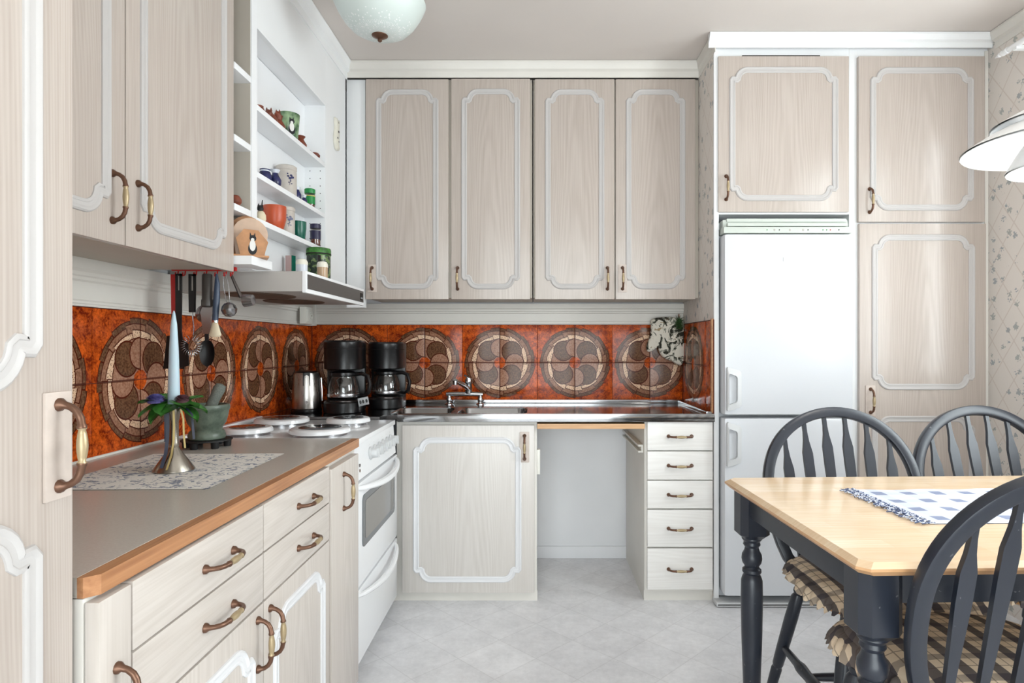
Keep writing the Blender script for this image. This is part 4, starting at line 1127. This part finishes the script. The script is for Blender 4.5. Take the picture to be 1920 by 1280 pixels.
MB().lathe([(.0085, 0), (.0085, -.006)], 14, T(-.004, 0, -.14)).build('ferrule', 'chrome', o)
MB().lathe([(.008, 0), (.0185, -.038), (.014, -.043)], 18, T(-.004, 0, -.146) @ Matrix.Diagonal((1, .5, 1, 1))).build('bristles', 'bristle', o)
o = hang('tea_infuser', 'round perforated metal tea infuser on a wire handle', -.938, UY-.012, R(-8))
MB().tube([(-.004, 0, 0), (-.008, 0, -.04), (-.004, 0, -.09)], .0012, 6).tube([(.004, 0, 0), (.008, 0, -.04), (.004, 0, -.09)], .0012, 6).build('wire_handle', 'grey_metal', o)
MB().lathe([(.002, -.022), (.012, -.019), (.019, -.011), (.0222, -.001), (.0226, 0), (.0222, .001), (.019, .011), (.012, .019), (.002, .022)], 28, T(0, 0, -.108)).build('ball', 'grey_metal', o)
o = hang('measuring_scoop', 'grey metal scoop hanging rightmost beside the tea infuser', -.926, UY+.006, R(-24))
MB().tube([(0, 0, 0), (0, 0, -.075)], [.004, .006], 8).build('handle', 'dark_metal', o)
MB().lathe([(.003, -.03), (.016, -.028), (.019, -.004), (.019, 0), (.017, 0), (.015, -.025), (.003, -.027)], 24, T(.004, .0, -.088) @ RY(R(-70))).build('cup', 'grey_metal', o)
o = hang('small_strainer', 'small round metal strainer hanging behind the pale scraper', -1.02, UY+.03)
MB().tube([(.012, 0, 0), (.004, 0, -.09)], .002, 6).build('handle', 'dark_metal', o)
MB().lathe([(.028, 0), (.027, .003), (.020, .012), (.004, .017)], 28, T(0, 0, -.118) @ RX(PI/2)).build('bowl', 'grey_metal', o)

# ------------------------------------------------------------------ things on the spice shelves
def shelf_pos(uu, X): return X*-1*F/(1005-uu)
def pot(name, label, cat, uu, h, prof, mats, X=-.945, group=None, mis=None, seg=28):
    Y = shelf_pos(uu, X); o = thing(name, label, cat, (X, Y, CAMZ+h+.0005), 0, group); MB().lathe(prof, seg, mis=mis).build('body', mats, o); return o
S1, S2, S3, SH = .778, .561, .4125, .2405
pot('clay_pot', 'small brown clay pot at the left end of the top spice shelf', 'pot', 485, S1, [(.012, 0), (.02, .008), (.021, .02), (.015, .032), (.016, .036), (.012, .034)], 'clay')
def animal(name, label, uu, h, s_, rz, tall=False):
    o = thing(name, label, 'figurine', (-.945, shelf_pos(uu, -.945), CAMZ+h+.001), rz)
    b = MB()
    if tall: b.lathe([(.018*s_, 0), (.024*s_, .012*s_), (.024*s_, .026*s_), (.012*s_, .046*s_), (.014*s_, .056*s_), (.016*s_, .062*s_), (.010*s_, .066*s_)], 20)
    else: b.lathe([(.002, -.03*s_), (.014*s_, -.024*s_), (.019*s_, -.006*s_), (.018*s_, .012*s_), (.010*s_, .026*s_), (.002, .03*s_)], 20, T(0, 0, .0185*s_) @ RX(PI/2))
    b.build('body', 'clay', o)
    h_ = MB().lathe([(.002, -.011*s_), (.009*s_, -.007*s_), (.0115*s_, 0), (.008*s_, .008*s_), (.002, .011*s_)], 14, T(0, -.026*s_ if not tall else -.006, (.030 if not tall else .066)*s_))
    for q in (-1, 1): h_.lathe([(.0035*s_, 0), (.002*s_, .006*s_), (.0005, .010*s_)], 8, T(q*.006*s_, -.024*s_ if not tall else -.004, (.038 if not tall else .074)*s_))
    h_.build('head', 'clay', o)
animal('clay_animal', 'brown clay animal figurine crouching left of the green cat mug', 508, S1, 1.2, R(10))
animal('clay_animal', 'round brown clay figurine touching the green cat mug', 522, S1, 1.0, R(0), True)
o = pot('cat_mug', 'green mug with a black and white cat picture', 'mug', 541, S1, [(.031, 0), (.033, .003), (.041, .098), (.041, .102), (.038, .102), (.031, .008)], 'mug_print', X=-.946)
def cat_picture(parent, X_):
    b = MB()
    def ell(cx, cz, rx, rz, mi, y=0, n=20): b.prism([(cx+rx*math.cos(2*PI*k/n), cz+rz*math.sin(2*PI*k/n)) for k in range(n)], y, y+.0006, X_ @ RX(PI/2), mi)
    ell(0, -.018, .0125, .018, 0); ell(0, -.008, .0085, .017, 1, .0007); ell(.001, .014, .0095, .0095, 0, .0004); ell(.0, .009, .005, .006, 1, .0011)
    for q in (-1, 1): b.prism([(q*.008, .018), (q*.003, .022), (q*.007, .032)], 0, .0008, X_ @ RX(PI/2), 0)
    b.build('cat_picture', ['ink_black', 'ink_white'], parent)
cat_picture(o, RZ(R(38)) @ T(0, -.0405, .052) @ RX(R(-4.5)))
pot('clay_vase', 'brown clay vase just right of the green cat mug', 'vase', 563, S1, [(.014, 0), (.024, .012), (.025, .026), (.015, .042), (.013, .048), (.020, .058), (.016, .056)], 'clay')
animal('clay_animal', 'small brown clay figurine between the clay vase and the flat dish', 577, S1, .85, R(-20))
pot('clay_dish', 'flat brown clay lump at the right end of the top spice shelf', 'dish', 589.5, S1, [(.012, 0), (.021, .006), (.023, .014), (.017, .022), (.004, .025)], 'clay', X=-.925)
pot('blue_jar', 'cobalt blue jar with white rim at the left of the middle spice shelf', 'jar', 497, S2, [(.020, 0), (.022, .004), (.022, .03), (.017, .043), (.017, .047), (.018, .051), (.013, .053)], ['cobalt', 'glaze_white'], mis=[0,0,0,1,0,0])
pot('blue_vase', 'blue glazed vase in front of the tall grey crock', 'vase', 516, S2, [(.014, 0), (.020, .01), (.021, .026), (.011, .044), (.010, .05), (.017, .062), (.013, .060)], ['cobalt', 'glaze_white'], X=-.928, mis=[0,0,0,0,1,1])
def sprig_print(parent, X_):
    b = MB()
    for k, (x, z, r) in enumerate(((0, 0, .006), (.009, .004, .006), (.004, .011, .005), (-.007, .007, .0045), (.002, -.010, .003), (-.004, -.016, .003), (.006, -.02, .0028), (-.009, .016, .003))):
        b.prism([(x+r*math.cos(2*PI*q/10), z+r*.8*math.sin(2*PI*q/10)) for q in range(10)], 0, .0006, X_ @ RX(PI/2))
    b.tube([(0, -.0003, 0), (.001, -.0003, -.012), (-.002, -.0003, -.026)], .0008, 5, X_)
    b.build('flower_print', 'cobalt', parent)
crock = [(.034, 0), (.037, .003), (.037, .094), (.035, .098), (.038, .102), (.038, .114), (.033, .118)]
o = pot('stoneware_crock', 'grey stoneware crock with blue flowers on the middle spice shelf', 'crock', 537, S2, crock, 'stoneware', X=-.949); sprig_print(o, RZ(R(42)) @ T(0, -.0372, .066))
pot('blue_vase', 'small blue and white vase right of the tall grey crock', 'vase', 557, S2, [(.012, 0), (.016, .008), (.016, .022), (.008, .036), (.008, .040), (.013, .05), (.010, .049)], ['cobalt', 'glaze_white'], X=-.925, mis=[0,0,0,0,1,1])
pot('blue_vase', 'tiny blue vase beside the green-capped spice jar', 'vase', 570, S2, [(.009, 0), (.0125, .006), (.0125, .016), (.006, .026), (.010, .036), (.008, .035)], ['cobalt', 'glaze_white'], X=-.925, mis=[0,0,0,1,1])
def spice(label, uu, h, cap, lab, band, X=-.945):
    o = thing('spice_jar', label, 'jar', (X, shelf_pos(uu, X), CAMZ+h+.0005))
    MB().lathe([(.0195, 0), (.021, .003), (.021, .066), (.017, .072)], 28).build('glass', 'jar_glass', o)
    MB().lathe([(.018, .002), (.018, .026)], 20).build('spice', 'clay', o)
    MB().lathe([(.0214, .026), (.0214, .062)], 28, cap=False).build('label', lab, o)
    if band: MB().lathe([(.0217, .058), (.0217, .0615)], 28, cap=False).build('label_band', band, o)
    MB().lathe([(.0215, .071), (.022, .073), (.022, .088), (.020, .09)], 28).build('cap', cap, o)
spice('spice jar with green cap and green label', 581, S2, 'spice_green', 'spice_green', 'label_gold')
spice('glass spice jar with dark navy cap and label', 591.5, S3, 'spice_navy', 'spice_navy', None, -.918)
o = thing('cat_ornament', 'small black and tan cat figurine left of the orange pot', 'figurine', (-.925, shelf_pos(489, -.925), CAMZ+S3))
MB().lathe([(.012, 0), (.017, .01), (.016, .025), (.010, .036), (.003, .04)], 18).build('body', 'bristle', o)
hb_ = MB().lathe([(.002, -.010), (.009, -.006), (.011, 0), (.008, .008), (.002, .011)], 14, T(0, -.004, .046))
for q in (-1, 1): hb_.lathe([(.004, 0), (.0005, .010)], 8, T(q*.006, -.004, .053))
hb_.build('head', 'ink_black', o); MB().tube([(0, .01, .03), (-.004, .016, .055), (0, .012, .078)], [.003, .0025, .0015], 6).build('tail', 'ink_black', o)
pot('orange_pot', 'glossy orange pot on the lowest spice shelf', 'pot', 515, S3, [(.024, 0), (.030, .006), (.039, .04), (.040, .082), (.0395, .087), (.037, .087), (.036, .03)], 'terracotta_orange', X=-.942)
o = pot('stoneware_crock', 'grey stoneware crock with blue flowers behind the orange pot', 'crock', 535, S3, [(r*.92, z*.93) for r, z in crock], 'stoneware', X=-.95); sprig_print(o, RZ(R(45)) @ T(0, -.0345, .058))
pot('green_pot', 'dark green pot on the lowest spice shelf', 'pot', 560, S3, [(.020, 0), (.024, .005), (.029, .05), (.029, .074), (.027, .075), (.025, .02)], 'glaze_green', X=-.938)
animal('red_ornament', 'tiny reddish ornament between the green pot and the navy spice jar', 573, S3, .5, 0)
# on the hood
o = thing('tea_tin', 'dark green printed round tin standing on the cooker hood', 'tin', (-.875, shelf_pos(597.5, -.875), CAMZ+SH))
MB().lathe([(.045, 0), (.046, .002), (.046, .12)], 40).build('body', 'tin_print', o)
MB().lathe([(.0465, .118), (.048, .12), (.048, .139), (.046, .147), (.03, .151), (.003, .152)], 40).build('lid', 'leaf_green', o)
MB().lathe([(.0484, .121), (.0484, .127)], 40, cap=False).build('lid_band', 'gap_dark', o)
MB().prism([(-.006, .004), (.006, .004), (.006, .116), (-.006, .116)], 0, .0008, RZ(R(22)) @ T(0, -.0464, 0) @ RX(PI/2)).build('dark_stripe', 'gap_dark', o)
for (lab, uu, X, h_) in (('tan glass shaker with white cap in front of the green tin', 604.5, -.80, .074), ('white-capped shaker left of the green tin on the hood', 566, -.84, .07)):
    o = thing('shaker', lab, 'shaker', (X, shelf_pos(uu, X), CAMZ+SH), 0, 'shakers on the cooker hood')
    MB().lathe([(.0185, 0), (.0195, .003), (.0195, h_*.68)], 26).build('glass', 'salt_glass' if 'tan' in lab else 'glaze_white', o)
    MB().lathe([(.0205, h_*.68), (.0205, h_*.82), (.016, h_*.95), (.004, h_)], 26).build('cap', 'cream_cap', o)
o = thing('card_box', 'slim pale pink and green box standing on the cooker hood', 'box', (-.955, shelf_pos(545.5, -.955), CAMZ+SH), R(-12))
MB().box(-.016, .010, -.012, .012, 0, .108, .001).build('body', 'rose_pale', o); MB().box(.0101, .0125, -.012, .012, 0, .108).build('side_label', 'glaze_green', o)
pot('clay_pot', 'brown clay pot in the narrow compartment beside the wall cabinet', 'pot', 441, .4255, [(.012, 0), (.018, .008), (.018, .018), (.012, .028), (.008, .03)], 'clay', X=-.915)
# letter rack
lr = thing('letter_rack', 'wooden letter rack with a painted cat, left of the cooker hood', 'letter rack', (-.885, 1.925, 1.3885), R(28))
MB().box(-.05, .05, -.045, .05, 0, .006, .001).build('base', 'birch_brown', lr)
fp = MB().prism([(-.032, .005), (.034, .005), (.046, .048), (.018, .082), (-.022, .084), (-.044, .055)], -.0025, .0025, T(.002, -.036, 0) @ RX(PI/2)).build('front_panel', 'birch_brown', lr)
cat_picture(fp, T(.004, -.0387, .043))
rnd = [(.050*math.cos(R(a)), .075+.050*math.sin(R(a))) for a in range(0, 181, 15)]
MB().prism([(-.040, .005), (.040, .005)] + rnd, -.0025, .0025, T(0, .0, 0) @ RX(PI/2)).build('middle_panel', 'birch_light', lr)
MB().prism([(-.040, .005), (.040, .005)] + [(x, z+.012) for x, z in rnd], -.0025, .0025, T(-.008, .036, 0) @ RX(PI/2)).build('back_panel', 'birch_brown', lr)
# cat wall ornament
co = thing('cat_wall_ornament', 'pale ceramic cat ornament hung on the white shelf side panel', 'ornament', (XU+.001, 2.785, CAMZ+.945), PI/2); co.scale = (1.35, 1.2, 1.05)
cs_ = [(-.018, -.055), (-.004, -.068), (.016, -.066), (.026, -.058), (.016, -.05), (.017, -.02), (.022, .0), (.016, .02), (.020, .04), (.024, .072), (.012, .062), (-.004, .062), (-.018, .070), (-.016, .04), (-.012, .02), (-.020, 0), (-.022, -.03)]
op2 = smoothp(cs_, 2); n = len(op2)
vs = [(x, 0, z) for x, z in op2] + [(x, -.006, z) for x, z in op2] + [(x*.7, -.011, z*.93) for x, z in op2]
MB().add(vs, [(k*n+i, k*n+(i+1) % n, (k+1)*n+(i+1) % n, (k+1)*n+i) for k in range(2) for i in range(n)] + [tuple(range(n)), tuple(2*n+i for i in range(n))]).build('body', 'cat_ceramic', co, smooth=60)
for (x, z, r) in ((.004, .012, .006), (-.006, -.018, .005), (.006, -.03, .0035), (.003, .05, .003)):
    MB().lathe([(r, 0), (r*.8, .0012)], 12, T(x, -.0105, z) @ RX(PI/2)).build('spot', 'ink_black', co)
